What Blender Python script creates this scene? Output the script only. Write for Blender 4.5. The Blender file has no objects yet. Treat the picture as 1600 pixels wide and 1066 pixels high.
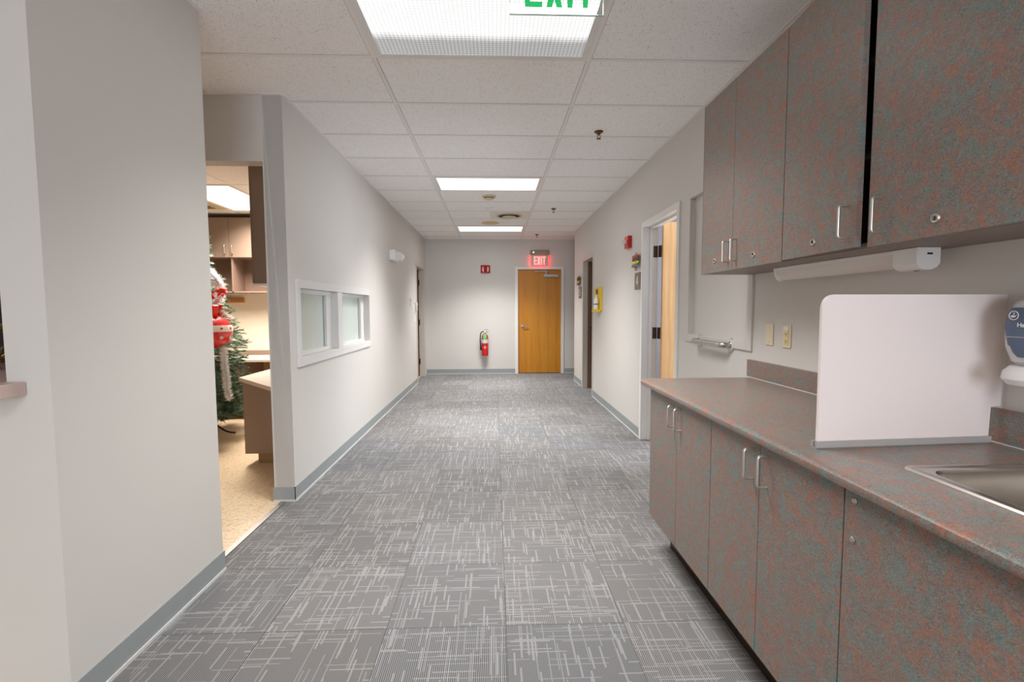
import bpy, bmesh, math, random
from mathutils import Vector, Matrix
random.seed(7)
S = bpy.context.scene
C = S.collection
PI = math.pi

# ------------------------------------------------------------ camera
CAMZ = 1.3346
cam_d = bpy.data.cameras.new('camera'); cam = bpy.data.objects.new('camera', cam_d); C.objects.link(cam)
cam_d.sensor_width = 36; cam_d.sensor_fit = 'HORIZONTAL'; cam_d.lens = 750.323 / 1600 * 36
cam_d.clip_start = 0.05
_p, _y, _r = math.radians(-3.796), math.radians(2.064), math.radians(-0.211)
_f = Vector((math.sin(_y)*math.cos(_p), math.cos(_y)*math.cos(_p), math.sin(_p)))
_rt = Vector((math.cos(_y), -math.sin(_y), 0)); _u = _rt.cross(_f)
_r2 = _rt*math.cos(_r) + _u*math.sin(_r); _u2 = -_rt*math.sin(_r) + _u*math.cos(_r)
cam.matrix_world = Matrix(((_r2.x, _u2.x, -_f.x, 0), (_r2.y, _u2.y, -_f.y, 0), (_r2.z, _u2.z, -_f.z, CAMZ), (0, 0, 0, 1)))
S.camera = cam
S.view_settings.view_transform = 'Standard'; S.view_settings.look = 'None'
S.view_settings.gamma = 1; S.view_settings.use_curve_mapping = False
S.view_settings.exposure = 0.08
S.cycles.max_bounces = 12; S.cycles.diffuse_bounces = 8

# ------------------------------------------------------------ world and lamps
W = bpy.data.worlds.new('world'); S.world = W; W.use_nodes = True
W.node_tree.nodes['Background'].inputs[0].default_value = (0.62, 0.78, 1.0, 1)
W.node_tree.nodes['Background'].inputs[1].default_value = 1.0

XL, XR, YB, H = -1.40, 1.489, 9.90, 2.7558      # corridor walls, end wall, ceiling height
GX, GY = -0.672, 2.828                          # ceiling grid origin
ROOMZ = 2.54                                    # ceiling of the room on the left

def area(name, loc, sx, sy, power, col=(1, 1, 1), rot=(0, 0, 0), spread=180):
    l = bpy.data.lights.new(name, 'AREA'); l.shape = 'RECTANGLE'; l.size = sx; l.size_y = sy
    l.energy = power; l.color = col; l.spread = math.radians(spread)
    o = bpy.data.objects.new(name, l); C.objects.link(o); o.location = loc; o.rotation_euler = rot
    o.visible_camera = False
    return o
LAMPCOL = (0.99, 0.98, 0.965)
for cy, pw, sp in ((-3.57, 36, 150), (-0.525, 34, 135), (2.523, 37, 108), (5.571, 62, 108), (8.62, 54, 108)):
    area('fixture_lamp', (GX+0.6096, cy, H-0.03), 1.10, 0.5, pw*0.92, LAMPCOL, spread=sp)
    area('fixture_glow', (GX+0.6096, cy, H-0.035), 1.10, 0.5, pw*0.13, LAMPCOL, spread=180)
area('room_lamp', (-2.845, 5.41, ROOMZ-0.03), 0.55, 1.15, 84, (1.0, 0.92, 0.83), spread=130)
area('window_daylight', (0.35, -4.35, 1.5), 1.9, 1.9, 108, (0.80, 0.89, 1.0), rot=(math.radians(100), 0, 0))
area('exam_daylight', (3.9, 4.0, 1.5), 1.6, 1.2, 100, (0.85, 0.92, 1.0), rot=(0, math.radians(90), 0))

# ------------------------------------------------------------ node helpers
def new_mat(name):
    m = bpy.data.materials.new(name); m.use_nodes = True
    return m, m.node_tree, m.node_tree.nodes['Principled BSDF']
def lin(c):
    return tuple((v/255/12.92 if v/255 <= 0.04045 else ((v/255+0.055)/1.055)**2.4) for v in c) + (1,)
def plain(name, rgb, rough=0.5, metal=0.0, emit=0.0, spec=None, noise=0.0, nscale=8):
    m, t, b = new_mat(name)
    b.inputs['Base Color'].default_value = lin(rgb); b.inputs['Roughness'].default_value = rough
    b.inputs['Metallic'].default_value = metal
    if spec is not None: b.inputs['Specular IOR Level'].default_value = spec
    if emit: b.inputs['Emission Color'].default_value = lin(rgb); b.inputs['Emission Strength'].default_value = emit
    if noise:
        N = G(t); p = N.coord()
        n = N.noise(p, nscale, 4); f = N.m('MULTIPLY_ADD', n, noise, 1-noise/2)
        N.link(N.scale(lin(rgb)[:3], f), b.inputs['Base Color'])
    return m
class G:
    def __init__(s, t): s.t = t
    def link(s, a, b): s.t.links.new(a, b)
    def n(s, k, **kw):
        x = s.t.nodes.new(k)
        for a, v in kw.items(): setattr(x, a, v)
        return x
    def coord(s): return s.n('ShaderNodeTexCoord').outputs['Object']
    def put(s, sock, v):
        if hasattr(v, 'links') or isinstance(v, bpy.types.NodeSocket): s.link(v, sock)
        else: sock.default_value = v
    def m(s, op, a, b=None, c=None, clamp=False):
        x = s.n('ShaderNodeMath', operation=op); x.use_clamp = clamp; s.put(x.inputs[0], a)
        if b is not None: s.put(x.inputs[1], b)
        if c is not None: s.put(x.inputs[2], c)
        return x.outputs[0]
    def sep(s, v):
        x = s.n('ShaderNodeSeparateXYZ'); s.link(v, x.inputs[0]); return x.outputs
    def comb(s, a, b, c=0.0):
        x = s.n('ShaderNodeCombineXYZ'); s.put(x.inputs[0], a); s.put(x.inputs[1], b); s.put(x.inputs[2], c); return x.outputs[0]
    def white(s, v):
        x = s.n('ShaderNodeTexWhiteNoise', noise_dimensions='3D'); s.link(v, x.inputs['Vector']); return x.outputs['Value']
    def noise(s, v, scale, detail=2, rough=0.5, dist=0.0):
        x = s.n('ShaderNodeTexNoise'); s.link(v, x.inputs['Vector']); x.inputs['Scale'].default_value = scale
        x.inputs['Detail'].default_value = detail; x.inputs['Roughness'].default_value = rough; x.inputs['Distortion'].default_value = dist
        return x.outputs['Fac']
    def mapv(s, v, scale, loc=(0, 0, 0), rot=(0, 0, 0)):
        x = s.n('ShaderNodeMapping'); s.link(v, x.inputs[0]); x.inputs['Scale'].default_value = scale
        x.inputs['Location'].default_value = loc; x.inputs['Rotation'].default_value = rot; return x.outputs[0]
    def ramp(s, f, stops):
        x = s.n('ShaderNodeValToRGB'); s.link(f, x.inputs[0]); e = x.color_ramp.elements
        e[0].position, e[0].color = stops[0]; e[1].position, e[1].color = stops[-1]
        for p, c in stops[1:-1]: k = e.new(p); k.color = c
        return x.outputs[0]
    def mix(s, f, a, b):
        x = s.n('ShaderNodeMix', data_type='RGBA'); s.put(x.inputs[0], f); s.put(x.inputs[6], a); s.put(x.inputs[7], b); return x.outputs[2]
    def scale(s, col, f):
        x = s.n('ShaderNodeVectorMath', operation='SCALE'); s.put(x.inputs[0], col); s.put(x.inputs['Scale'], f); return x.outputs[0]
    def bump(s, h, strength, dist, b):
        x = s.n('ShaderNodeBump'); x.inputs['Strength'].default_value = strength; x.inputs['Distance'].default_value = dist
        s.link(h, x.inputs['Height']); s.link(x.outputs[0], b.inputs['Normal'])

# ------------------------------------------------------------ materials
def wall_paint(name, rgb):
    m, t, b = new_mat(name); N = G(t); p = N.coord()
    big = N.noise(p, 1.3, 3); f = N.m('MULTIPLY_ADD', big, 0.04, 0.98)
    N.link(N.scale(lin(rgb)[:3], f), b.inputs['Base Color']); b.inputs['Roughness'].default_value = 0.55
    b.inputs['Specular IOR Level'].default_value = 0.3
    N.bump(N.noise(p, 350, 3), 0.06, 0.001, b)
    return m
M_wall = wall_paint('wall_paint', (209, 205, 200))
M_roomwall = wall_paint('room_wall_paint', (226, 216, 198))
M_exam = wall_paint('exam_wall_paint', (150, 148, 156))
M_casing = wall_paint('casing_paint', (216, 213, 210))
M_frame = plain('white_frame_paint', (226, 224, 220), 0.35)
M_dark = plain('dark_void', (30, 22, 18), 0.9)

def ceiling_mat():
    m, t, b = new_mat('ceiling_tile'); N = G(t); p = N.coord(); x, y, z = N.sep(p)
    # fissures: small dark pits
    pit = N.noise(N.mapv(p, (1, 1.0, 1)), 170, 2, 0.6); mask = N.m('GREATER_THAN', pit, 0.64)
    pit2 = N.noise(N.mapv(p, (1, 0.5, 1)), 75, 3, 0.7, 1.5); mask2 = N.m('GREATER_THAN', pit2, 0.665)
    mk = N.m('MAXIMUM', mask, mask2)
    u = N.m('DIVIDE', N.m('SUBTRACT', x, GX), 1.2192); v = N.m('DIVIDE', N.m('SUBTRACT', y, GY), 0.6096)
    tone = N.m('MULTIPLY_ADD', N.white(N.comb(N.m('FLOOR', u), N.m('FLOOR', v))), 0.035, 0.98)
    col = N.mix(N.m('MULTIPLY', mk, 0.62), lin((247, 244, 243)), lin((140, 132, 125)))
    N.link(N.scale(col, tone), b.inputs['Base Color']); b.inputs['Roughness'].default_value = 0.95
    b.inputs['Specular IOR Level'].default_value = 0.1
    N.bump(N.m('SUBTRACT', 1.0, mk), 0.25, 0.002, b)
    return m
M_ceil = ceiling_mat()
M_grid = plain('ceiling_grid_paint', (236, 230, 228), 0.5)
M_gridshadow = plain('grid_shadow_paint', (150, 144, 140), 0.9)  # thin shadow lines beside the tees, painted as darker strips

def carpet_mat():
    m, t, b = new_mat('carpet_tile'); N = G(t); p = N.coord(); x, y, z = N.sep(p)
    P0 = 0.5
    u = N.m('DIVIDE', N.m('SUBTRACT', x, 0.04), P0); v = N.m('DIVIDE', N.m('SUBTRACT', y, 1.945), P0)
    iu = N.m('FLOOR', u); iv = N.m('FLOOR', v); fu = N.m('FRACT', u); fv = N.m('FRACT', v)
    t1 = N.white(N.comb(iu, iv, 1.0)); t2 = N.white(N.comb(iu, iv, 2.0)); t3 = N.white(N.comb(iu, iv, 3.0))
    tid = N.m('MULTIPLY_ADD', iu, 7.0, N.m('MULTIPLY', iv, 13.0))
    def lines(a, c, width, length, thresh_lo, thresh_hi, seed):
        ci = N.m('FLOOR', N.m('DIVIDE', a, width))
        off = N.white(N.comb(ci, tid, seed))
        si = N.m('FLOOR', N.m('MULTIPLY_ADD', off, 9.0, N.m('DIVIDE', c, length)))
        r = N.white(N.comb(ci, si, N.m('ADD', tid, seed)))
        th = N.m('MULTIPLY_ADD', t1, thresh_hi-thresh_lo, thresh_lo)
        return N.m('LESS_THAN', r, th)
    wide_v = lines(x, y, 0.0072, 0.115, 0.12, 0.015, 11.3)
    thin_v = lines(x, y, 0.0042, 0.21, 0.03, 0.13, 23.7)
    wide_h = lines(y, x, 0.0056, 0.16, 0.09, 0.02, 37.1)
    thin_h = lines(y, x, 0.0040, 0.23, 0.05, 0.08, 49.9)
    # ribs
    rib = N.m('MULTIPLY_ADD', N.m('SINE', N.m('MULTIPLY', x, 2*PI/0.0075)), 0.5, 0.5)
    ribh = N.m('MULTIPLY_ADD', N.m('SINE', N.m('MULTIPLY', y, 2*PI/0.006)), 0.5, 0.5)
    fuzz = N.noise(p, 420, 2, 0.7)
    blot = N.noise(p, 14, 2)
    ribamt = N.m('MULTIPLY_ADD', N.m('GREATER_THAN', t1, 0.55), 0.16, 0.03)
    base = N.m('MULTIPLY_ADD', N.m('SUBTRACT', rib, 0.5), ribamt, 0.168)
    base = N.m('MULTIPLY_ADD', N.m('SUBTRACT', ribh, 0.5), 0.05, base)
    base = N.m('MULTIPLY_ADD', N.m('SUBTRACT', fuzz, 0.5), 0.22, base)
    base = N.m('MULTIPLY_ADD', N.m('SUBTRACT', t2, 0.5), 0.035, base)
    L = N.m('MAXIMUM', N.m('MAXIMUM', wide_v, wide_h), N.m('MULTIPLY', N.m('MAXIMUM', thin_v, thin_h), 0.85))
    val = N.m('MULTIPLY_ADD', L, 0.105, base)
    # seams
    e = N.m('MINIMUM', N.m('MINIMUM', fu, N.m('SUBTRACT', 1.0, fu)), N.m('MINIMUM', fv, N.m('SUBTRACT', 1.0, fv)))
    seam = N.m('LESS_THAN', e, 0.004)
    val = N.m('MULTIPLY', val, N.m('MULTIPLY_ADD', seam, -0.4, 1.0))
    val = N.m('MAXIMUM', val, 0.05)
    tint = N.ramp(N.m('MULTIPLY_ADD', t3, 0.5, N.m('MULTIPLY', blot, 0.5)), [(0.25, (1.03, 0.985, 0.965, 1)), (0.6, (1, 0.98, 0.97, 1)), (0.85, (0.97, 0.975, 1.02, 1))])
    N.link(N.scale(tint, val), b.inputs['Base Color']); b.inputs['Roughness'].default_value = 0.95
    b.inputs['Specular IOR Level'].default_value = 0.1
    N.bump(val, 0.3, 0.004, b)
    return m
M_carpet = carpet_mat()

def vct_mat():
    m, t, b = new_mat('cream_tile_floor'); N = G(t); p = N.coord(); x, y, z = N.sep(p)
    f = N.noise(N.mapv(p, (1, 2.2, 1)), 45, 3, 0.6, 1.0)
    col = N.ramp(f, [(0.38, lin((190, 158, 118))), (0.47, lin((222, 200, 168))), (0.7, lin((232, 214, 186)))])
    fx = N.m('FRACT', N.m('DIVIDE', x, 0.3048)); fy = N.m('FRACT', N.m('DIVIDE', y, 0.3048))
    e = N.m('LESS_THAN', N.m('MINIMUM', fx, fy), 0.006)
    N.link(N.mix(N.m('MULTIPLY', e, 0.35), col, lin((150, 125, 95))), b.inputs['Base Color'])
    b.inputs['Roughness'].default_value = 0.28
    return m
M_vct = vct_mat()

def laminate(name, k=1.0, gain=1.0, horiz=False):
    m, t, b = new_mat(name); N = G(t); p = N.coord()
    q = N.mapv(p, (1, 1, 1), rot=(0.5, 0.35, 0.6))
    warp = N.noise(q, 14, 3, 0.6)
    big1 = N.noise(q, 24*k, 5, 0.72, 0.8)
    big2 = N.noise(N.mapv(q, (1, 1, 1), loc=(5.3, 2.1, 7.7)), 21*k, 5, 0.72, 0.8)
    fib = N.noise(N.mapv(q, (1, 0.55, 1.3)), 140*k, 4, 0.78, 2.5)
    fib2 = N.noise(N.mapv(q, (0.6, 1.2, 1), loc=(3, 9, 1)), 75*k, 4, 0.7, 2.0)
    base = N.ramp(fib, [(0.32, lin((84, 75, 71))), (0.5, lin((120, 108, 102))), (0.66, lin((146, 134, 128)))])
    rust = N.ramp(fib2, [(0.34, lin((116, 72, 56))), (0.62, lin((172, 108, 84)))])
    teal = N.ramp(fib, [(0.34, lin((66, 94, 94))), (0.64, lin((118, 146, 140)))])
    mr = N.m('MULTIPLY', N.m('SUBTRACT', N.m('MULTIPLY_ADD', fib2, 0.55, N.m('MULTIPLY', big1, 0.8)), 0.645), 8.0, clamp=True)
    mt = N.m('MULTIPLY', N.m('SUBTRACT', N.m('MULTIPLY_ADD', fib, 0.55, N.m('MULTIPLY', big2, 0.8)), 0.652), 8.0, clamp=True)
    c = N.mix(N.m('MULTIPLY', mr, 0.75), base, rust); c = N.mix(N.m('MULTIPLY', mt, 0.72), c, teal)
    N.link(N.scale(c, gain), b.inputs['Base Color'])
    b.inputs['Roughness'].default_value = 0.42 if not horiz else 0.33
    b.inputs['Specular IOR Level'].default_value = 0.4
    N.bump(fib, 0.12, 0.002, b)
    return m
M_lam = laminate('mottled_laminate', 1.0, 1.12)
M_lamtop = laminate('mottled_laminate_top', 1.0, 1.15, True)
M_lamunder = plain('cabinet_underside', (132, 118, 109), 0.5, noise=0.2, nscale=60)
M_taupe = plain('taupe_laminate', (142, 121, 106), 0.5, noise=0.12, nscale=70)
M_taupe_in = plain('taupe_laminate_inside', (138, 114, 100), 0.55, noise=0.1, nscale=60)
M_tauptop = plain('pale_taupe_counter', (202, 184, 170), 0.4, noise=0.06, nscale=80)

def wood(name, c1, c2, c3, rough=0.4):
    m, t, b = new_mat(name); N = G(t); p = N.coord()
    n1 = N.noise(N.mapv(p, (1, 1, 0.05)), 55, 4, 0.6, 0.4)
    w = N.n('ShaderNodeTexWave', wave_type='RINGS', rings_direction='Z'); N.link(N.mapv(p, (2.4, 2.4, 0.18), loc=(0.4, 0.1, 0)), w.inputs['Vector'])
    w.inputs['Scale'].default_value = 5; w.inputs['Distortion'].default_value = 5; w.inputs['Detail'].default_value = 3
    f = N.m('MULTIPLY_ADD', w.outputs['Fac'], 0.22, N.m('MULTIPLY', n1, 0.78))
    N.link(N.ramp(f, [(0.25, lin(c1)), (0.5, lin(c2)), (0.75, lin(c3))]), b.inputs['Base Color'])
    b.inputs['Roughness'].default_value = rough
    return m
M_oak_dimlit = wood('oak_dimlit', (176, 110, 8), (190, 124, 14), (198, 134, 24))  # same wood as the exam room leaf, corridor-end lighting put into the colour
M_oak_brightlit = wood('oak_brightlit', (218, 168, 112), (230, 182, 126), (238, 194, 140))  # the end door's wood again, with brighter room light put into the colour
M_brown = wood('brown_wood', (70, 40, 26), (96, 58, 38), (112, 72, 50))
M_base = plain('grey_vinyl_base', (148, 153, 154), 0.5, noise=0.06)
M_caulk = plain('pale_base_edge', (205, 205, 203), 0.5)
M_steel = plain('satin_steel', (196, 192, 186), 0.27, 1.0)
M_nickel = plain('brushed_nickel', (200, 193, 185), 0.36, 0.85)
M_alu = plain('aluminium_channel', (172, 168, 165), 0.42, 0.8)
M_hinge = plain('dark_hinge', (80, 62, 48), 0.4, 0.7)
M_white = plain('white_plastic', (232, 230, 228), 0.35)
M_ivory = plain('ivory_plastic', (222, 208, 180), 0.4)
M_cream = plain('aged_plastic', (206, 190, 158), 0.5)
M_black = plain('black_rubber', (22, 22, 24), 0.5)
M_red = plain('red_enamel', (192, 22, 16), 0.3)
M_green = plain('green_tag', (90, 200, 120), 0.6)
M_yellow = plain('yellow_plastic', (232, 196, 36), 0.4)
M_panelpink = plain('pale_divider_board', (236, 223, 219), 0.45)
M_brass = plain('aged_brass', (110, 84, 50), 0.4, 0.9)

def light_mat(name, far_dim=False, pitch=0.0205):
    """clear lens of small square prisms glowing from the tubes behind it"""
    m, t, b = new_mat(name); N = G(t); p = N.coord(); x, y, z = N.sep(p)
    a = N.m('ABSOLUTE', N.m('SINE', N.m('MULTIPLY', x, PI/pitch))); c = N.m('ABSOLUTE', N.m('SINE', N.m('MULTIPLY', y, PI/pitch)))
    g = N.m('MINIMUM', a, c); cell = N.m('MULTIPLY_ADD', N.m('POWER', g, 0.55), 0.62, 0.50)
    wob = N.m('MULTIPLY_ADD', N.noise(N.mapv(p, (1, 0.2, 1)), 5, 2), 0.05, -0.025)
    if far_dim:     # far side painted dimmer: low-angle view of the tubes baked into the glow
        lum = N.m('SUBTRACT', 1.0, N.m('MULTIPLY', N.m('SUBTRACT', N.m('ADD', y, wob), 0.055), 13.0, clamp=True))
        strength = N.m('MULTIPLY', N.m('MULTIPLY_ADD', g, N.m('MULTIPLY_ADD', lum, -0.2, 0.62), N.m('MULTIPLY_ADD', lum, 0.17, 0.34)), N.m('MULTIPLY_ADD', lum, 0.80, 0.50))
    else:
        band = N.m('MULTIPLY', N.m('SUBTRACT', 0.05, N.m('ABSOLUTE', y)), 20.0, clamp=True)
        strength = N.m('MULTIPLY', cell, N.m('MULTIPLY_ADD', band, -0.35, 1.45))
    b.inputs['Base Color'].default_value = lin((120, 122, 126)); b.inputs['Roughness'].default_value = 0.3
    N.link(N.comb(1.0, 0.995, 0.99), b.inputs['Emission Color']); N.link(strength, b.inputs['Emission Strength'])
    return m
M_diff = light_mat('prismatic_diffuser'); M_diffnear = light_mat('prismatic_diffuser_near', True)
M_diffroom = plain('white_diffuser', (250, 248, 242), 0.4, emit=1.5)

# ------------------------------------------------------------ mesh helpers
def bm_box(bm, x0, y0, z0, x1, y1, z1, bev=0.0):
    r = bmesh.ops.create_cube(bm, size=1)
    vs = r['verts']
    bmesh.ops.scale(bm, vec=(abs(x1-x0), abs(y1-y0), abs(z1-z0)), verts=vs)
    bmesh.ops.translate(bm, vec=((x0+x1)/2, (y0+y1)/2, (z0+z1)/2), verts=vs)
    if bev:
        es = list({e for v in vs for e in v.link_edges})
        bmesh.ops.bevel(bm, geom=es, offset=bev, segments=2, affect='EDGES', profile=0.5)
    return bm
def bm_cyl(bm, a, b, r0, r1=None, n=20, caps=True):
    a, b = Vector(a), Vector(b); r1 = r0 if r1 is None else r1
    d = b-a; q = Vector((0, 0, 1)).rotation_difference(d.normalized()).to_matrix().to_4x4()
    r = bmesh.ops.create_cone(bm, cap_ends=caps, segments=n, radius1=r0, radius2=r1, depth=d.length)
    bmesh.ops.transform(bm, matrix=Matrix.Translation((a+b)/2) @ q, verts=r['verts'])
    return bm
def bm_lathe(bm, prof, base, axis=(0, 0, 1), n=28):
    """prof: list of (radius, height)"""
    q = Vector((0, 0, 1)).rotation_difference(Vector(axis).normalized()).to_matrix(); base = Vector(base)
    rings = []
    for r, h in prof:
        if r < 1e-6: rings.append([bm.verts.new(base + q @ Vector((0, 0, h)))])
        else: rings.append([bm.verts.new(base + q @ Vector((r*math.cos(2*PI*i/n), r*math.sin(2*PI*i/n), h))) for i in range(n)])
    for A, B in zip(rings, rings[1:]):
        for i in range(n):
            j = (i+1) % n
            if len(A) == 1 and len(B) == 1: continue
            if len(A) == 1: bm.faces.new((A[0], B[i], B[j]))
            elif len(B) == 1: bm.faces.new((A[i], A[j], B[0]))
            else: bm.faces.new((A[i], A[j], B[j], B[i]))
    return bm
def bm_tube(bm, pts, r, n=10, caps=True):
    pts = [Vector(p) for p in pts]; rings = []
    up = None
    for i, p in enumerate(pts):
        d = (pts[min(i+1, len(pts)-1)] - pts[max(i-1, 0)]).normalized()
        if up is None:
            up = Vector((0, 0, 1)) if abs(d.z) < 0.9 else Vector((1, 0, 0))
        s = d.cross(up).normalized(); up = s.cross(d).normalized()
        rr = r[i] if isinstance(r, (list, tuple)) else r
        rings.append([bm.verts.new(p + (s*math.cos(2*PI*k/n) + up*math.sin(2*PI*k/n))*rr) for k in range(n)])
    for A, B in zip(rings, rings[1:]):
        for k in range(n):
            j = (k+1) % n; bm.faces.new((A[k], A[j], B[j], B[k]))
    if caps:
        bm.faces.new(rings[0][::-1]); bm.faces.new(rings[-1])
    return bm
def round_path(pts, r, k=5):
    pts = [Vector(p) for p in pts]; out = [pts[0]]
    for a, b, c in zip(pts, pts[1:], pts[2:]):
        u = (a-b).normalized()*r; v = (c-b).normalized()*r
        for i in range(k+1):
            t = i/k; out.append((b+u)*(1-t)**2 + b*2*t*(1-t) + (b+v)*t*t)
    out.append(pts[-1]); return out
def bm_prism(bm, poly, f, h0, h1):
    """poly: 2D points; f(a,b,h)->3D; extruded from h0 to h1"""
    A = [bm.verts.new(f(a, b, h0)) for a, b in poly]; B = [bm.verts.new(f(a, b, h1)) for a, b in poly]
    n = len(poly)
    bm.faces.new(A[::-1]); bm.faces.new(B)
    for i in range(n): bm.faces.new((A[i], A[(i+1) % n], B[(i+1) % n], B[i]))
    return bm
XYZ = lambda a, b, h: (a, b, h)      # plan polygon, extrude z
XZY = lambda a, b, h: (a, h, b)      # elevation facing y
YZX = lambda a, b, h: (h, a, b)      # elevation facing x
def obj(name, bm, mat, parent=None, smooth=False, label=None):
    bmesh.ops.recalc_face_normals(bm, faces=bm.faces)
    me = bpy.data.meshes.new(name); bm.to_mesh(me); bm.free()
    if smooth:
        for f in me.polygons: f.use_smooth = True
        me.set_sharp_from_angle(angle=math.radians(35))
    for mm in (mat if isinstance(mat, (list, tuple)) else [mat]): me.materials.append(mm)
    o = bpy.data.objects.new(name, me); C.objects.link(o)
    if parent:
        o.parent = parent
        l = o.parent; off = Vector((0, 0, 0))
        while l: off += l.location; l = l.parent
        o.location = -off
        # keep mesh data in world space, undo the parents' offset
    if label: o['label'] = label
    return o
def B(): return bmesh.new()
def box(name, x0, y0, z0, x1, y1, z1, mat, parent=None, bev=0.0, label=None):
    return obj(name, bm_box(B(), x0, y0, z0, x1, y1, z1, bev), mat, parent, label=label)
def tag(o, label, cat, group=None):
    o['label'] = label; o['category'] = cat
    if group: o['group'] = group
    return o
def thing(name, loc, label, cat, group=None):
    o = bpy.data.objects.new(name, None); C.objects.link(o); o.location = loc; o.empty_display_size = 0.1
    return tag(o, label, cat, group)
def struct(o): o['kind'] = 'structure'; return o
def sbox(*a, **k): return struct(box(*a, **k))
def sempty(name, loc):
    o = bpy.data.objects.new(name, None); C.objects.link(o); o.location = loc; return struct(o)
def multi(name, boxes, mat, parent=None, bev=0.0, label=None):
    bm = B()
    for b_ in boxes: bm_box(bm, *b_, bev)
    return obj(name, bm, mat, parent, label=label)

# ============================================================ THE SETTING
WT = 0.13
# floors
struct(obj('floor', bm_box(B(), -1.475, -4.5, -0.05, 5.0, 11.6, 0.0), M_carpet))
sbox('floor_left_room', -6.0, -4.5, -0.05, -1.475, 11.6, 0.0, M_vct)
sbox('trim_1', -1.495, 2.44, 0.0, -1.462, 3.33, 0.006, M_alu)                    # threshold strip
# ceiling with fixture holes left as solid (fixtures hang 1 cm below)
sbox('ceiling', -4.2, -4.5, H, 5.0, 11.6, H+0.05, M_ceil)
# the T-grid
bars = []; shadow_strips = []
for k in range(-3, 4):
    x = GX + 1.2192*k
    bars.append((x-0.012, -4.4, H-0.003, x+0.012, 11.5, H+0.001))
    shadow_strips.append((x-0.0145, -4.4, H-0.0012, x+0.0145, 11.5, H+0.001))
for k in range(-11, 15):
    y = GY + 0.6096*k
    bars.append((-4.1, y-0.012, H-0.0028, 4.9, y+0.012, H+0.001))
    shadow_strips.append((-4.1, y-0.0145, H-0.001, 4.9, y+0.0145, H+0.001))
struct(multi('trim_2', bars, M_grid)); struct(multi('trim_3', shadow_strips, M_gridshadow))
# wall angle along the walls
struct(multi('trim_4', [(XL, 3.33, H-0.004, XL+0.022, YB, H), (XR-0.022, -4.4, H-0.004, XR, 8.93, H), (XL, YB-0.022, H-0.004, 4.2, YB, H), (XL, 1.56, H-0.004, XL+0.022, 2.44, H), (-2.7, 3.308, H-0.004, XL, 3.33, H)], M_grid))

# left corridor wall with window opening and far doorway
WY0, WY1, WZ0, WZ1 = 3.505, 5.40, 0.99, 1.492
DLY0, DLY1, DLZ = 8.72, 9.62, 2.12
xa, xb = XL-WT, XL
struct(multi('wall_left', [(xa, 3.33, 0, xb, WY0, H), (xa, WY0, 0, xb, WY1, WZ0), (xa, WY0, WZ1, xb, WY1, H),
    (xa, WY1, 0, xb, DLY0, H), (xa, DLY0, DLZ, xb, DLY1, H), (xa, DLY1, 0, xb, YB, H)], M_wall))
# cross wall with the opening to the room on the left
struct(multi('wall_left_cross', [(-1.54, 3.33, 0, XL-0.0001, 3.445, H), (-2.55, 3.33, 2.325, -1.54, 3.445, H), (-2.7, 3.33, 0, -2.55, 3.445, H)], M_wall))
# near block: wall A (along corridor) and wall B (facing the camera) with the reception opening
struct(multi('wall_left_near', [(-1.52, 1.56, 0, XL, 2.44, H), (-2.7, 2.32, 0, -1.52, 2.44, H), (-2.82, 2.32, 0, -2.7, 3.445, H)], M_wall))
OPX = -1.53
struct(multi('wall_left_front', [(OPX, 1.555, 0, XL, 1.56, H), (-4.2, 1.555, 0, OPX, 1.675, 1.07), (-4.2, 1.555, 2.15, OPX, 1.675, H), (-4.2, 1.555, 1.07, -2.75, 1.675, 2.15), (-4.2, 1.56, 0, -4.1, 2.44, H)], M_wall))
sbox('wall_left_outer', -4.3, -4.5, 0, -4.2, 2.44, H, M_wall)
# unlit office behind the reception opening, its darkness put into the wall colour
sbox('wall_office_back', -4.2, 2.2, 0, -1.52, 2.32, H, plain('unlit_office_tone', (52, 44, 40), 0.9))
# right wall: doorway 4, far doorway
D4Y0, D4Y1, D4Z = 3.885, 4.775, 2.14
D5Y0, D5Y1, D5Z = 7.24, 8.02, 2.12
NY0, NY1, NZ0, NZ1 = 2.77, 3.625, 1.14, 2.16
x0, x1 = XR, XR+WT
struct(multi('wall_right', [(x0, -4.5, 0, x1, NY0, H), (x0, NY0, 0, x1, NY1, NZ0), (x0, NY0, NZ1, x1, NY1, H), (x0+0.03, NY0, NZ0, x1, NY1, NZ1),
    (x0, NY1, 0, x1, D4Y0, H), (x0, D4Y0, D4Z, x1, D4Y1, H), (x0, D4Y1, 0, x1, D5Y0, H), (x0, D5Y0, D5Z, x1, D5Y1, H), (x0, D5Y1, 0, x1, 8.93, H)], M_wall))
# end wall with doorway
BX0, BX1, BZ = 0.478, 1.378, 2.15
struct(multi('wall_end', [(-1.53, YB, 0, BX0, YB+WT, H), (BX0, YB, BZ, BX1, YB+WT, H), (BX1, YB, 0, 4.3, YB+WT, H)], M_wall))
sbox('wall_end_passage', 4.2, 8.8, 0, 4.3, YB, H, M_wall)
sbox('wall_passage_near', XR+WT, 8.80, 0, 4.3, 8.93, H, M_wall)
sbox('wall_behind_end_door', BX0-0.1, YB+WT+0.25, 0, BX1+0.1, YB+WT+0.3, H, M_dark)
# rear of the corridor with a wide window
struct(multi('wall_rear', [(-4.3, -4.6, 0, -0.65, -4.5, H), (-0.65, -4.6, 0, 1.35, -4.5, 0.5), (-0.65, -4.6, 2.5, 1.35, -4.5, H), (1.35, -4.6, 0, 1.7, -4.5, H)], M_wall))
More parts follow.
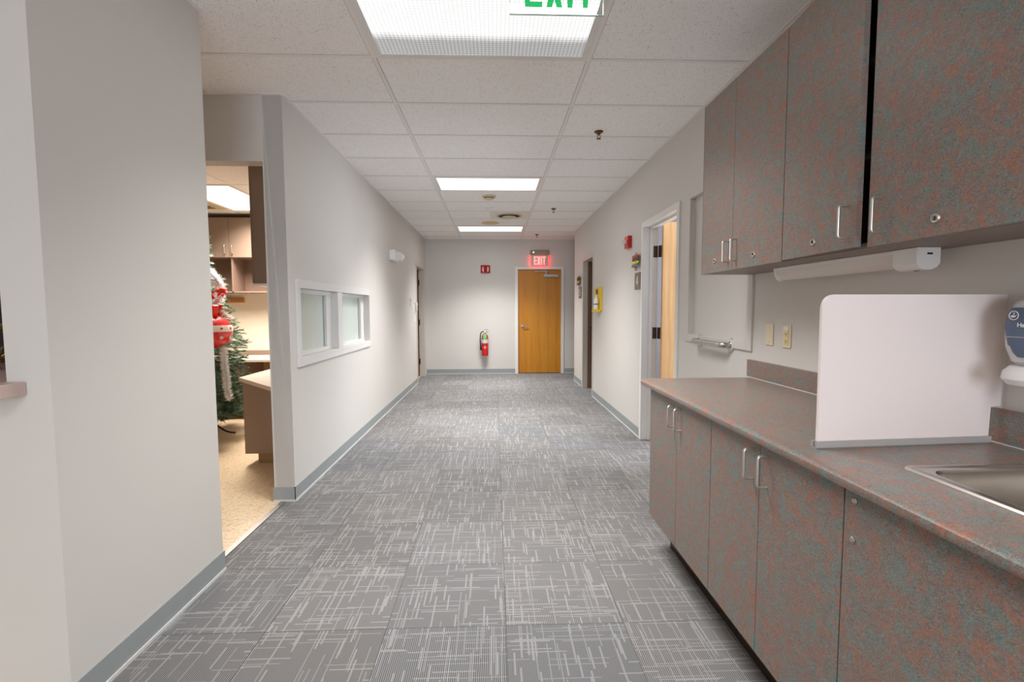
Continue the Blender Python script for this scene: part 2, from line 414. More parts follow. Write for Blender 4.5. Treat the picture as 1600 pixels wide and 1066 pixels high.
# room on the left
struct(multi('wall_left_room', [(-5.6, 6.50, 0, -1.53, 6.6, ROOMZ), (-5.7, 3.445, 0, -5.6, 6.6, ROOMZ), (-5.7, 3.345, 0, -2.82, 3.445, ROOMZ)], M_roomwall))
sbox('ceiling_left_room', -5.7, 3.445, ROOMZ, -1.53, 6.6, ROOMZ+0.04, M_ceil)
RG = [(-5.6, y-0.012, ROOMZ-0.003, -1.54, y+0.012, ROOMZ) for y in (4.19, 4.80, 6.02)]
RG += [(x-0.012, 3.45, ROOMZ-0.0028, x+0.012, 6.49, ROOMZ) for x in (-4.98, -4.37, -3.76, -3.15, -2.54, -1.93)]
struct(multi('trim_5', RG, M_grid))
# far left room (behind the far left door), exam room 4, room 5
sbox('wall_far_left_room', -3.2, 7.6, 0, -3.1, 10.0, H, plain('dim_beige_wall', (150, 138, 126), 0.8))
sbox('wall_far_left_back', -3.2, 9.9, 0, -1.53, 10.0, H, plain('dim_beige_wall2', (150, 138, 126), 0.8))
struct(multi('wall_exam_room', [(4.0, 3.0, 0, 4.1, 6.3, H), (XR+WT, 6.2, 0, 4.1, 6.3, H), (XR+WT, 2.9, 0, 4.1, 3.0, H)], M_exam))
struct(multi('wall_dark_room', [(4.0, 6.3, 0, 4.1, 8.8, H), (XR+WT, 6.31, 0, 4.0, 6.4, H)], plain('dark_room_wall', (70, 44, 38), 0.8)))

# baseboards
def baseboard(name, pts):
    """pts: plan polyline; face is to the left of travel"""
    o = sempty(name, (pts[0][0], pts[0][1], 0)); bm = B(); bc = B()
    for (xa_, ya_), (xb_, yb_) in zip(pts, pts[1:]):
        d = Vector((xb_-xa_, yb_-ya_, 0)).normalized(); n = Vector((-d.y, d.x, 0))
        for bb, th, z0_, z1_ in ((bm, 0.006, 0.012, 0.102), (bc, 0.011, 0.0, 0.013)):
            a = Vector((xa_, ya_, 0)) - d*0.0; c = Vector((xb_, yb_, 0)) + d*0.0
            P4 = [a, c, c+n*th, a+n*th]
            bm_prism(bb, [(p.x, p.y) for p in P4], XYZ, z0_, z1_)
    obj('vinyl_base', bm, M_base, o); obj('base_edge', bc, M_caulk, o)
baseboard('baseboard_left', [(XL, 8.66), (XL, 3.324)])
baseboard('baseboard_left_cross', [(XL+0.006, 3.33), (-1.546, 3.33)])
baseboard('baseboard_left_near', [(XL, 2.446), (XL, 1.55)])
baseboard('baseboard_left_front', [(XL+0.006, 1.555), (-4.2, 1.555)])
baseboard('baseboard_right', [(XR, 4.83), (XR, D5Y0-0.03)])
baseboard('baseboard_right_far', [(XR, D5Y1+0.16), (XR, 8.936)])
baseboard('baseboard_end', [(0.42, YB), (XL, YB)][::1])
baseboard('baseboard_end_right', [(4.2, YB), (1.44, YB)])
baseboard('baseboard_right_near', [(XR, 2.6), (XR, 3.82)])
# ============================================================ DOORS AND WINDOWS OF THE SETTING
def lever(parent, x, y, z, d):
    """lever on a door facing -y at (x,y,z); d = +1/-1 lever direction along x"""
    bm = B(); bm_lathe(bm, [(0, 0), (0.032, 0), (0.032, 0.008), (0.012, 0.012), (0.012, 0.05), (0, 0.05)], (x, y, z), (0, -1, 0))
    bm_tube(bm, round_path([(x, y-0.035, z), (x, y-0.052, z), (x+d*0.115, y-0.05, z)], 0.012), 0.009)
    return obj('handle', bm, M_steel, parent, True)
# door 1: amber door in the end wall
d1 = sempty('door_1', (BX0, YB, 0))
multi('frame', [(BX0-0.055, YB-0.014, 0, BX0+0.004, YB+WT+0.01, BZ+0.05), (BX1-0.004, YB-0.014, 0, BX1+0.055, YB+WT+0.01, BZ+0.05), (BX0, YB-0.014, BZ-0.004, BX1, YB+WT+0.01, BZ+0.05)], M_frame, d1, 0.002)
lf = box('door_leaf', BX0+0.007, YB+0.03, 0.012, BX1-0.007, YB+0.075, BZ-0.008, M_oak_dimlit, d1, label='flush wood door leaf, amber corridor light put into its colour')
lever(lf, 0.575, YB+0.03, 0.985, 1)
bm = B(); bm_box(bm, 1.01, YB-0.03, 1.99, 1.315, YB+0.03, 2.045, 0.004)
obj('door_closer', bm, M_alu, lf, label='grey door closer body')
bm = B(); bm_box(bm, 0.82, YB-0.012, 2.105, 1.10, YB+0.006, 2.118); bm_box(bm, 1.05, YB-0.02, 2.04, 1.075, YB+0.01, 2.12)
obj('closer_arm', bm, M_alu, lf)
# door 2: doorway at the far end of the left wall, leaf swung open into the room
d2 = sempty('door_2', (XL, DLY0, 0))
multi('frame', [(XL-WT-0.01, DLY0-0.05, 0, XL+0.012, DLY0+0.004, DLZ+0.05), (XL-WT-0.01, DLY1-0.004, 0, XL+0.012, DLY1+0.05, DLZ+0.05), (XL-WT-0.01, DLY0, DLZ-0.004, XL+0.012, DLY1, DLZ+0.05)], plain('taupe_frame_paint', (204, 194, 184), 0.4), d2, 0.002)
lf = box('door_leaf', XL-WT-0.92, DLY1-0.065, 0.012, XL-WT+0.03, DLY1-0.022, DLZ-0.005, M_brown, d2)
for hz in (0.30, 1.08, 1.86):
    bm = B(); bm_box(bm, XL-WT+0.0305, DLY1-0.064, hz-0.055, XL-WT+0.033, DLY1-0.004, hz+0.055); bm_cyl(bm, (XL-WT+0.04, DLY1-0.018, hz-0.055), (XL-WT+0.04, DLY1-0.018, hz+0.055), 0.008)
    obj('hinge', bm, M_hinge, d2)
# door 3: exam room 4
d3 = sempty('door_3', (XR, D4Y0, 0))
multi('frame', [(XR-0.014, D4Y0-0.05, 0, x1+0.01, D4Y0+0.004, D4Z+0.05), (XR-0.014, D4Y1-0.004, 0, x1+0.01, D4Y1+0.05, D4Z+0.05), (XR-0.014, D4Y0, D4Z-0.004, x1+0.01, D4Y1, D4Z+0.05),
    (XR+0.055, D4Y1-0.018, 0, XR+0.085, D4Y1-0.003, D4Z), (XR+0.055, D4Y0, D4Z-0.018, XR+0.085, D4Y1, D4Z-0.003)], M_frame, d3, 0.002)
lf = box('door_leaf', x1+0.03, D4Y1-0.10, 0.012, x1+0.92, D4Y1-0.055, 2.175, M_oak_brightlit, d3, label='oak door leaf swung wide open, bright room light put into its colour')
for hz in (0.28, 1.09, 1.90):
    bm = B(); bm_box(bm, x1-0.035, D4Y1-0.007, hz-0.057, x1+0.008, D4Y1-0.0035, hz+0.057); bm_box(bm, x1+0.012, D4Y1-0.055, hz-0.057, x1+0.032, D4Y1-0.02, hz+0.057)
    bm_cyl(bm, (x1+0.014, D4Y1-0.03, hz-0.057), (x1+0.014, D4Y1-0.03, hz+0.057), 0.009)
    obj('hinge', bm, M_hinge, d3)
# door 4: far doorway on the right
d4 = sempty('door_4', (XR, D5Y0, 0))
multi('frame', [(XR-0.012, D5Y0-0.03, 0, XR+WT+0.01, D5Y0+0.004, D5Z+0.05), (XR-0.012, D5Y1-0.004, 0, XR+WT+0.01, D5Y1+0.06, D5Z+0.05), (XR-0.012, D5Y0, D5Z-0.004, XR+WT+0.01, D5Y1, D5Z+0.05)], plain('taupe_frame_paint2', (200, 192, 182), 0.4), d4, 0.002)
box('door_leaf', x1+0.03, D5Y0+0.01, 0.012, x1+0.80, D5Y0+0.055, D5Z-0.01, M_brown, d4)
box('door_stop', XR+0.07, D5Y1-0.03, 0, x1+0.005, D5Y1-0.0035, D5Z-0.005, plain('brown_stop', (120, 92, 74), 0.5), d4, label='brown wood door stop')
box('strike_plate', XR+0.085, D5Y1-0.034, 0.96, XR+0.115, D5Y1-0.03, 1.04, M_steel, d4, label='steel strike plate')

# window 1: double reception window in the left wall
w1 = sempty('window_1', (XL, WY0, WZ0))
T = 0.062
MID0, MID1 = 4.335, 4.455
multi('casing', [(XL, WY0-T, WZ0-T, XL+0.014, WY0, WZ1+T), (XL, WY1, WZ0-T, XL+0.014, WY1+0.02, WZ1+T), (XL, WY0, WZ0-T, XL+0.014, WY1, WZ0), (XL, WY0, WZ1, XL+0.014, WY1, WZ1+T),
    (XL-0.122, MID0, WZ0+0.0003, XL+0.010, MID1, WZ1-0.0003)], M_casing, w1, 0.002)
fr = []
for a, b in ((WY0, MID0), (MID1, WY1)):
    fr += [(XL-0.12, a+0.0005, WZ0+0.0005, XL-0.05, b-0.0005, WZ0+0.03), (XL-0.12, a+0.0005, WZ1-0.035, XL-0.05, b-0.0005, WZ1-0.0005), (XL-0.119, a+0.001, WZ0+0.0305, XL-0.06, a+0.02, WZ1-0.0355), (XL-0.119, b-0.12, WZ0+0.0305, XL-0.052, b-0.001, WZ1-0.0355)]
multi('sash', fr, M_casing, w1, 0.0015)
M_pane = plain('frosted_pane', (196, 206, 200), 0.16, spec=0.6)
for a, b in ((WY0+0.02, MID0-0.12), (MID1+0.02, WY1-0.12)):
    pn = box('pane', XL-0.088, a, WZ0+0.03, XL-0.080, b, WZ1-0.035, M_pane, w1, label='pale green frosted glass pane')
    box('pane_edge', XL-0.091, b-0.004, WZ0+0.03, XL-0.078, b, WZ1-0.035, M_hinge, pn)
# window 2: blanked wall panel beside door 3
w2 = sempty('trim_6', (XR, NY0, NZ0))
multi('panel_frame', [(XR-0.012, NY0-0.055, NZ0-0.053, XR, NY0, NZ1+0.05), (XR-0.012, NY1, NZ0-0.053, XR, NY1+0.06, NZ1+0.05), (XR-0.012, NY0, NZ0-0.053, XR, NY1, NZ0), (XR-0.012, NY0, NZ1, XR, NY1, NZ1+0.05)], M_wall, w2, 0.002)
# reception opening: counter ledge and lining
sbox('trim_7', OPX-0.005, 1.5555, 1.112, OPX, 1.676, 2.149, M_wall)
M_ledge = plain('pale_taupe_ledge', (204, 180, 170), 0.45)
lg = box('reception_ledge', -4.1, 1.47, 1.0705, -1.475, 1.5535, 1.112, M_ledge, None, 0.002)
sbox('trim_8', -2.749, 1.5545, 1.0702, -1.545, 1.68, 1.1115, M_ledge)
rc = thing('reception_counter', (-2.1, 1.93, 0), 'taupe counter inside the dark opening behind the ledge at the left edge', 'counter')
box('countertop', -2.69, 1.681, 1.0705, -1.545, 2.15, 1.1118, M_ledge, rc); box('body', -2.69, 1.70, 0.0, -1.56, 2.12, 1.07, M_taupe, rc)
tag(lg, 'taupe laminate ledge in the wall opening at the left edge of the photo', 'ledge')
# rear window
w3 = sempty('window_2', (-0.65, -4.5, 0.5))
multi('frame', [(-0.65, -4.58, 0.5, -0.59, -4.5, 2.5), (1.29, -4.58, 0.5, 1.35, -4.5, 2.5), (0.32, -4.58, 0.5, 0.38, -4.5, 2.5), (-0.65, -4.58, 0.5, 1.35, -4.5, 0.56), (-0.65, -4.58, 2.44, 1.35, -4.5, 2.5)], M_frame, w3)

# ============================================================ CEILING FIXTURES
def fixture(cx, cy, z, sx, sy, label, mat, group=None, name='ceiling_light'):
    t = thing(name, (cx, cy, z), label, 'ceiling light', group)
    hx, hy = sx/2-0.012, sy/2-0.012
    multi('frame', [(cx-hx, cy-hy, z-0.008, cx+hx, cy-hy+0.03, z+0.001), (cx-hx, cy+hy-0.03, z-0.008, cx+hx, cy+hy, z+0.001), (cx-hx, cy-hy+0.03, z-0.008, cx-hx+0.038, cy+hy-0.03, z+0.001), (cx+hx-0.038, cy-hy+0.03, z-0.008, cx+hx, cy+hy-0.03, z+0.001)], M_frame, t, label='white metal frame')
    bm = bm_box(B(), -hx+0.038, -hy+0.03, -0.004, hx-0.038, hy-0.03, -0.001)
    o = obj('diffuser', bm, mat, t); o.location = (0, 0, 0)
    return t
LX = GX+0.6096
fixture(LX, 2.523, H, 1.2192, 0.6096, 'large prismatic ceiling light nearest the camera, behind the hanging green exit sign', M_diffnear)
fixture(LX, 5.571, H, 1.2192, 0.6096, 'middle one of the three prismatic ceiling lights down the corridor', M_diff)
fixture(LX, 8.62, H, 1.2192, 0.6096, 'farthest prismatic ceiling light, small, near the end wall', M_diff)
fixture(LX, -0.525, H, 1.2192, 0.6096, 'prismatic ceiling light behind the camera', M_diff)
t = thing('ceiling_light', (-2.845, 5.41, ROOMZ), 'bright white ceiling light in the room with the christmas tree', 'ceiling light')
multi('frame', [(-3.15, 4.80, ROOMZ-0.008, -3.125, 6.02, ROOMZ), (-2.565, 4.80, ROOMZ-0.008, -2.54, 6.02, ROOMZ), (-3.125, 4.80, ROOMZ-0.008, -2.565, 4.825, ROOMZ), (-3.125, 5.995, ROOMZ-0.008, -2.565, 6.02, ROOMZ)], M_frame, t)
box('diffuser', -3.125, 4.825, ROOMZ-0.004, -2.565, 5.995, ROOMZ-0.001, M_diffroom, t)

def sprinkler(x, y, label):
    t = thing('fire_sprinkler', (x, y, H), label, 'sprinkler', 'brass sprinkler heads along the ceiling')
    obj('escutcheon', bm_lathe(B(), [(0, 0), (0.036, 0), (0.036, -0.004), (0.026, -0.012), (0, -0.012)], (x, y, H)), M_brass, t, True)
    bm = bm_cyl(B(), (x, y, H-0.01), (x, y, H-0.028), 0.010)
    bm_tube(bm, round_path([(x-0.009, y, H-0.025), (x-0.015, y, H-0.04), (x, y, H-0.056)], 0.006), 0.0025, 6)
    bm_tube(bm, round_path([(x+0.009, y, H-0.025), (x+0.015, y, H-0.04), (x, y, H-0.056)], 0.006), 0.0025, 6)
    obj('nozzle', bm, M_brass, t)
    bm = B()
    for k in range(10):
        a = k*PI/5; c, s = math.cos(a), math.sin(a)
        bm_prism(bm, [(x+c*0.006-s*0.003, y+s*0.006+c*0.003), (x+c*0.006+s*0.003, y+s*0.006-c*0.003), (x+c*0.019+s*0.003, y+s*0.019-c*0.003), (x+c*0.019-s*0.003, y+s*0.019+c*0.003)], XYZ, H-0.0585, H-0.0565)
    bm_cyl(bm, (x, y, H-0.0590), (x, y, H-0.0550), 0.008)
    obj('deflector', bm, M_brass, t)
sprinkler(0.845, 3.93, 'brass ceiling sprinkler nearest the camera, above the corridor right side')
sprinkler(0.845, 6.89, 'brass ceiling sprinkler beside the square air vent')
sprinkler(0.815, 9.25, 'brass ceiling sprinkler above the red exit sign by the end wall')
t = thing('smoke_detector', (-0.062, 6.16, H), 'round beige smoke detector on the ceiling just past the middle light', 'smoke detector')
obj('base', bm_lathe(B(), [(0, 0), (0.088, 0), (0.088, -0.010), (0.08, -0.016), (0, -0.016)], (-0.062, 6.16, H)), M_cream, t, True)
obj('sensor_head', bm_lathe(B(), [(0.062, -0.015), (0.058, -0.035), (0.045, -0.044), (0, -0.046)], (-0.062, 6.16, H)), M_cream, t, True)
obj('sensor_slot', bm_lathe(B(), [(0.0615, -0.022), (0.063, -0.022), (0.0615, -0.029), (0.058, -0.029)], (-0.062, 6.16, H)), M_hinge, t)
c_ = obj('ceiling_sensor_disc', bm_lathe(B(), [(0, 0), (0.062, 0), (0.058, -0.008), (0, -0.010)], (-0.066, 6.84, H)), M_white, None, True)
tag(c_, 'small flat white disc on the ceiling between smoke detector and air vent', 'ceiling sensor')
# vent
t = thing('air_vent', (0.22, 7.30, H), 'square white ceiling air vent with curved dark slots', 'air vent')
box('vent_panel', -0.06, 7.13, H-0.007, 0.52, 7.68, H-0.0005, plain('vent_panel_paint', (226, 221, 210), 0.5), t)
bm = B(); bm_lathe(bm, [(0.19, -0.007), (0.20, -0.012), (0.17, -0.018), (0.165, -0.008)], (0.23, 7.40, H)); bm_lathe(bm, [(0, -0.007), (0.09, -0.010), (0.11, -0.026), (0.085, -0.03), (0, -0.03)], (0.23, 7.40, H))
obj('cone', bm, M_cream, t, True)
obj('slot', bm_lathe(B(), [(0.0, -0.0078), (0.165, -0.0078), (0.165, -0.0074), (0, -0.0074)], (0.23, 7.40, H)), M_dark, t)
c_ = obj('ceiling_speaker', bm_lathe(B(), [(0, 0), (0.15, 0), (0.145, -0.006), (0.10, -0.012), (0, -0.014)], (-0.062, 8.03, H)), plain('yellowed_plastic', (206, 186, 128), 0.6), None, True)
tag(c_, 'yellowed round ceiling disc just before the farthest ceiling light', 'ceiling speaker')
# room vent
t = thing('air_vent', (-3.45, 5.7, ROOMZ), 'small grey ceiling air vent beside the light in the tree room', 'air vent')
box('vent_panel', -3.74, 5.45, ROOMZ-0.006, -3.18, 5.95, ROOMZ-0.0005, M_cream, t)
multi('slot', [(-3.64, 5.52+0.08*k, ROOMZ-0.009, -3.28, 5.56+0.08*k, ROOMZ-0.006) for k in range(5)], M_hinge, t)

# ---- hanging edge-lit exit sign (near)
def strokes_exit(zb, hgt, items):
    """items: list of (letter, x0, x1); returns polygons in (x,z)"""
    out = []
    zt = zb+hgt
    for ch, a, b in items:
        w = b-a; s = 0.018 if hgt > 0.12 else hgt*0.15
        s = hgt*0.125
        if ch == 'E': out += [[(a, zb), (a+s, zb), (a+s, zt), (a, zt)]] + [[(a+s, z), (b, z), (b, z+s), (a+s, z+s)] for z in (zb, zb+hgt/2-s/2, zt-s)]
        if ch == 'X': out += [[(a, zb), (a+s*1.15, zb), (b, zt), (b-s*1.15, zt)], [(b-s*1.15, zb), (b, zb), (a+s*1.15, zt), (a, zt)]]
        if ch == 'I': out += [[(a, zb), (b, zb), (b, zt), (a, zt)]]
        if ch == 'T': m = (a+b)/2; out += [[(m-s/2, zb), (m+s/2, zb), (m+s/2, zt-s), (m-s/2, zt-s)], [(a, zt-s), (b, zt-s), (b, zt), (a, zt)]]
    return out
M_acr, _t, _b = new_mat('clear_acrylic'); _b.inputs['Base Color'].default_value = (0.93, 1.0, 0.96, 1); _b.inputs['Roughness'].default_value = 0.02
_b.inputs['Transmission Weight'].default_value = 1.0; _b.inputs['IOR'].default_value = 1.12; _b.inputs['Alpha'].default_value = 1.0
t = thing('exit_sign', (0.232, 1.8, H), 'clear acrylic exit sign with green letters hanging from the ceiling near the camera', 'exit sign')
box('housing', 0.04, 1.775, H-0.135, 0.425, 1.825, H, M_alu, t, 0.004)
pn = box('sign_panel', 0.062, 1.797, 2.394, 0.40, 1.803, H-0.13, M_acr, t, 0.0012, label='clear acrylic panel')
bm = B()
for poly in strokes_exit(2.417, 0.152, [('E', 0.115, 0.178), ('X', 0.192, 0.251), ('I', 0.268, 0.288), ('T', 0.304, 0.364)]):
    bm_prism(bm, poly, XZY, 1.7955, 1.7965)
obj('lettering', bm, plain('exit_green', (30, 190, 100), 0.5, emit=0.35), pn, label='green EXIT letters')
multi('panel_edge', [(0.0605, 1.7965, 2.3925, 0.4015, 1.8035, 2.3942), (0.0605, 1.7965, 2.394, 0.0622, 1.8035, H-0.13), (0.3998, 1.7965, 2.394, 0.4015, 1.8035, H-0.13)], plain('acrylic_edge', (176, 206, 192), 0.2), pn)

# ============================================================ END WALL THINGS
t = thing('exit_sign', (0.93, YB, 2.2), 'lit red exit sign on the end wall above the amber door', 'exit sign')
bm = bm_box(B(), 0.735, YB-0.05, 2.43, 1.12, YB, 2.535, 0.012)
obj('housing', bm, plain('sign_housing', (150, 136, 120), 0.5), t)
box('sign_panel', 0.745, YB-0.034, 2.215, 1.11, YB-0.024, 2.435, plain('lit_sign_panel', (196, 186, 176), 0.3), t, 0.003)
bm = B()
for poly in strokes_exit(2.24, 0.165, [('E', 0.81, 0.868), ('X', 0.878, 0.94), ('I', 0.954, 0.974), ('T', 0.988, 1.052)]):
    bm_prism(bm, poly, XZY, YB-0.037, YB-0.034)
obj('lettering', bm, plain('exit_red', (255, 150, 148), 0.5, emit=1.25), t, label='glowing red EXIT letters')
multi('lit_edge', [(0.741, YB-0.030, 2.215, 0.745, YB-0.01, 2.43), (1.11, YB-0.030, 2.215, 1.114, YB-0.01, 2.43), (0.741, YB-0.030, 2.211, 1.114, YB-0.01, 2.215)], plain('red_lit_edge', (255, 30, 30), 0.5, emit=9.0), t)
obj('indicator_light', bm_lathe(B(), [(0, 0), (0.013, 0), (0.013, 0.003), (0, 0.007)], (0.80, YB-0.05, 2.487), (0, -1, 0), 14), plain('green_led', (120, 255, 160), 0.5, emit=4), t)
l = bpy.data.lights.new('exit_sign_glow', 'POINT'); l.energy = 0.45; l.color = (1, 0.08, 0.06); l.shadow_soft_size = 0.06
o = bpy.data.objects.new('exit_sign_glow', l); C.objects.link(o); o.location = (0.93, YB-0.12, 2.32); o.visible_camera = False

# extinguisher sign (V shaped)
t = thing('fire_extinguisher_sign', (-0.18, YB, 2.07), 'small red two-panel fire extinguisher sign high on the end wall', 'sign')
for s_, xa_, xb_ in ((1, -0.278, -0.181), (-1, -0.083, -0.180)):
    bm = B(); poly = [(xa_, YB-0.004), (xb_, YB-0.05), (xb_, YB-0.047), (xa_, YB-0.001)]
    bm_prism(bm, poly, XYZ, 2.072, 2.230)
    pn = obj('sign_panel', bm, plain('sign_red', (170, 28, 18), 0.4), t)
    bm = B(); f = lambda u_, z_, h_, a=xa_, b=xb_: (a+(b-a)*u_, YB-0.004-0.046*u_-0.0015-h_, z_)
    for poly in ([(0.40, 2.095), (0.62, 2.095), (0.62, 2.165), (0.40, 2.165)], [(0.45, 2.165), (0.57, 2.165), (0.57, 2.185), (0.45, 2.185)], [(0.36, 2.185), (0.66, 2.190), (0.66, 2.196), (0.36, 2.198)], [(0.30, 2.12), (0.34, 2.12), (0.34, 2.18), (0.30, 2.18)]):
        bm_prism(bm, poly, lambda a, b, h: f(a, b, h), 0.0, 0.0006)
    obj('pictogram', bm, M_white, pn, label='white extinguisher pictogram')

# fire extinguisher
ex, ey = -0.20, YB-0.085
t = thing('fire_extinguisher', (ex, YB, 0.389), 'red fire extinguisher with green tag hung on the end wall', 'fire extinguisher')
obj('cylinder', bm_lathe(B(), [(0, 0.389), (0.06, 0.389), (0.067, 0.397), (0.067, 0.765), (0.06, 0.80), (0.035, 0.835), (0.022, 0.84), (0.022, 0.86), (0, 0.86)], (ex, ey, 0), n=32), M_red, t, True)
obj('instruction_label', bm_lathe(B(), [(0.0675, 0.645), (0.0685, 0.645), (0.0685, 0.725), (0.0675, 0.725)], (ex, ey, 0), n=32), plain('label_silver', (206, 200, 196), 0.5), t, True)
bm = B(); dp = [(-0.045, 0.56), (0, 0.535), (0.045, 0.56), (0, 0.588)]
bm_prism(bm, dp, lambda a, b, h: (ex+a, ey-0.0685-h+(a*a)*7, b), 0, 0.001); obj('diamond_label', bm, M_white, t)
bm = B(); bm_cyl(bm, (ex, ey, 0.855), (ex, ey, 0.90), 0.018); bm_box(bm, ex-0.03, ey-0.03, 0.885, ex+0.03, ey+0.02, 0.905, 0.003)
obj('valve', bm, M_steel, t)
bm = B(); bm_tube(bm, [(ex-0.01, ey, 0.91), (ex+0.02, ey-0.03, 0.925), (ex+0.075, ey-0.045, 0.915)], 0.008); bm_tube(bm, [(ex-0.01, ey-0.01, 0.885), (ex+0.07, ey-0.04, 0.872)], 0.006)
obj('handle', bm, M_steel, t)
obj('pressure_gauge', bm_lathe(B(), [(0, 0), (0.017, 0), (0.017, 0.012), (0, 0.012)], (ex-0.005, ey-0.022, 0.868), (0, -1, 0), 18), M_white, t)
bm = B(); bm_tube(bm, round_path([(ex-0.02, ey-0.01, 0.885), (ex-0.085, ey-0.02, 0.87), (ex-0.10, ey-0.02, 0.70), (ex-0.088, ey-0.01, 0.60)], 0.05, 6), 0.011)
hs = obj('hose', bm, M_black, t, True)
obj('nozzle', bm_cyl(B(), (ex-0.088, ey-0.01, 0.61), (ex-0.084, ey-0.01, 0.50), 0.014, 0.02), M_black, hs)
box('inspection_tag', ex-0.035, ey-0.074, 0.735, ex+0.035, ey-0.071, 0.835, M_green, t, label='green paper inspection tag')
multi('bracket', [(ex-0.03, YB-0.02, 0.60, ex+0.03, YB-0.0, 0.86), (ex-0.07, YB-0.02, 0.66, ex+0.07, YB-0.012, 0.68)], M_steel, t)

# ============================================================ LEFT WALL THINGS
t = thing('emergency_light', (XL, 6.75, 2.0), 'white twin-head emergency light high on the left wall', 'emergency light')
box('housing', XL, 6.52, 2.0, XL+0.075, 6.84, 2.135, M_white, t, 0.008)
for yy, dr in ((6.60, (0.5, -0.75, -0.35)), (6.80, (0.75, 0.55, -0.2))):
    d = Vector(dr).normalized(); c = Vector((XL+0.10, yy, 2.06))
    hd = obj('lamp_head', bm_lathe(B(), [(0, -0.05), (0.03, -0.045), (0.052, 0.0), (0.056, 0.028), (0.05, 0.03)], c, d), M_white, t, True)
    obj('lens', bm_lathe(B(), [(0, 0.022), (0.05, 0.026), (0.05, 0.03), (0, 0.032)], c, d), plain('clear_lens', (210, 212, 214), 0.08, spec=1.0), hd, True)
t = thing('light_switch', (XL, 8.33, 1.33), 'white light switch plate on the left wall before the far doorway', 'light switch')
box('cover_plate', XL, 8.28, 1.30, XL+0.006, 8.40, 1.42, M_white, t, 0.002); box('toggle', XL+0.006, 8.33, 1.345, XL+0.014, 8.345, 1.37, M_white, t)
t = thing('thermostat', (XL, 8.08, 1.45), 'small white thermostat above and left of the far switch', 'thermostat')
box('body', XL, 8.04, 1.40, XL+0.022, 8.12, 1.53, M_white, t, 0.003); box('display', XL+0.022, 8.06, 1.475, XL+0.0235, 8.10, 1.505, plain('lcd', (150, 158, 150), 0.3), t)
t = thing('card_reader', (XL, 8.57, 1.34), 'white wall device jutting out beside the far left doorway', 'card reader')
box('body', XL, 8.54, 1.32, XL+0.035, 8.62, 1.46, M_white, t, 0.005); box('keypad', XL+0.035, 8.555, 1.35, XL+0.037, 8.605, 1.40, M_alu, t)
nt = box('paper_notice', XL, 8.45, 1.12, XL+0.002, 8.55, 1.24, M_white); tag(nt, 'small white notice below the card reader by the far left doorway', 'notice')

# ============================================================ RIGHT WALL THINGS
def digit4():
    return [[(0.55, 0), (0.72, 0), (0.72, 1), (0.55, 1)], [(0.08, 0.24), (0.92, 0.24), (0.92, 0.38), (0.08, 0.38)], [(0.08, 0.38), (0.25, 0.38), (0.66, 1), (0.52, 1)]]
def digit5():
    return [[(0.15, 0.86), (0.85, 0.86), (0.85, 1), (0.15, 1)], [(0.15, 0.5), (0.31, 0.5), (0.31, 0.86), (0.15, 0.86)], [(0.31, 0.5), (0.72, 0.5), (0.72, 0.63), (0.31, 0.63)], [(0.72, 0.12), (0.88, 0.16), (0.88, 0.5), (0.72, 0.58)], [(0.12, 0), (0.72, 0), (0.78, 0.14), (0.12, 0.14)]]
def room_sign(y0, y1, z0, z1, dig, label):
    t = thing('room_number_sign', (XR, (y0+y1)/2, z0), label, 'room sign')
    pl = box('plate', XR-0.012, y0, z0, XR, y1, z1, plain('taupe_sign', (126, 112, 98), 0.5), t, 0.003)
    w, h = y1-y0, z1-z0
    bm = B()
    for poly in dig: bm_prism(bm, [(y1-w*(0.27+0.46*a), z0+h*(0.22+0.56*b)) for a, b in poly], YZX, XR-0.0135, XR-0.0115)
    obj('number', bm, M_white, t)
room_sign(4.855, 5.045, 1.537, 1.707, digit4(), 'taupe room sign with white number 4 left of the open oak door')
room_sign(8.19, 8.43, 1.52, 1.715, digit5(), 'taupe room sign with number 5 beside the far right doorway')
def flags(y0, y1, z0, z1, cols, label):
    t = thing('exam_room_flags', (XR, (y0+y1)/2, z0), label, 'signal flags')
    box('backplate', XR-0.006, y1-0.07, z0-0.03, XR, y1-0.02, z1+0.03, M_alu, t)
    n = len(cols); s = (z1-z0)/n
    for i, (nm, c) in enumerate(cols):
        zc = z1-(i+0.5)*s; hh = s*0.46
        bm = B(); poly = [(y1, zc+hh), (y0+0.03, zc+hh*0.8), (y0, zc+hh*0.2), (y0, zc-hh*0.1), (y0+0.05, zc-hh), (y1, zc-hh)]
        bm_prism(bm, poly, YZX, XR-0.028-0.002*i, XR-0.022-0.002*i)
        obj('flag', bm, plain('flag_'+nm, c, 0.35), t, label=nm.replace('_', ' ')+' flag')
    bm = bm_cyl(B(), (XR-0.018, y1-0.045, z0), (XR-0.018, y1-0.045, z1), 0.01); obj('spindle', bm, M_alu, t)
flags(4.845, 5.085, 1.765, 1.892, [('red', (178, 30, 16)), ('dark_green', (34, 52, 48)), ('yellow', (224, 210, 20)), ('slate_blue', (104, 118, 136))], 'stack of four coloured signal flags above the number 4 sign')
flags(8.22, 8.50, 1.75, 1.895, [('maroon', (96, 34, 30)), ('black', (30, 20, 20)), ('yellow', (196, 186, 30)), ('grey', (96, 86, 96))], 'stack of coloured signal flags above the far number 5 sign')
# fire alarm strobe
t = thing('fire_alarm', (XR, 5.27, 2.0), 'red fire alarm with white strobe high on the right wall', 'fire alarm')
box('housing', XR-0.045, 5.20, 1.995, XR, 5.345, 2.125, M_red, t, 0.004)
box('strobe', XR-0.095, 5.235, 2.045, XR-0.045, 5.31, 2.085, plain('strobe_lens', (226, 222, 222), 0.1), t, 0.008)
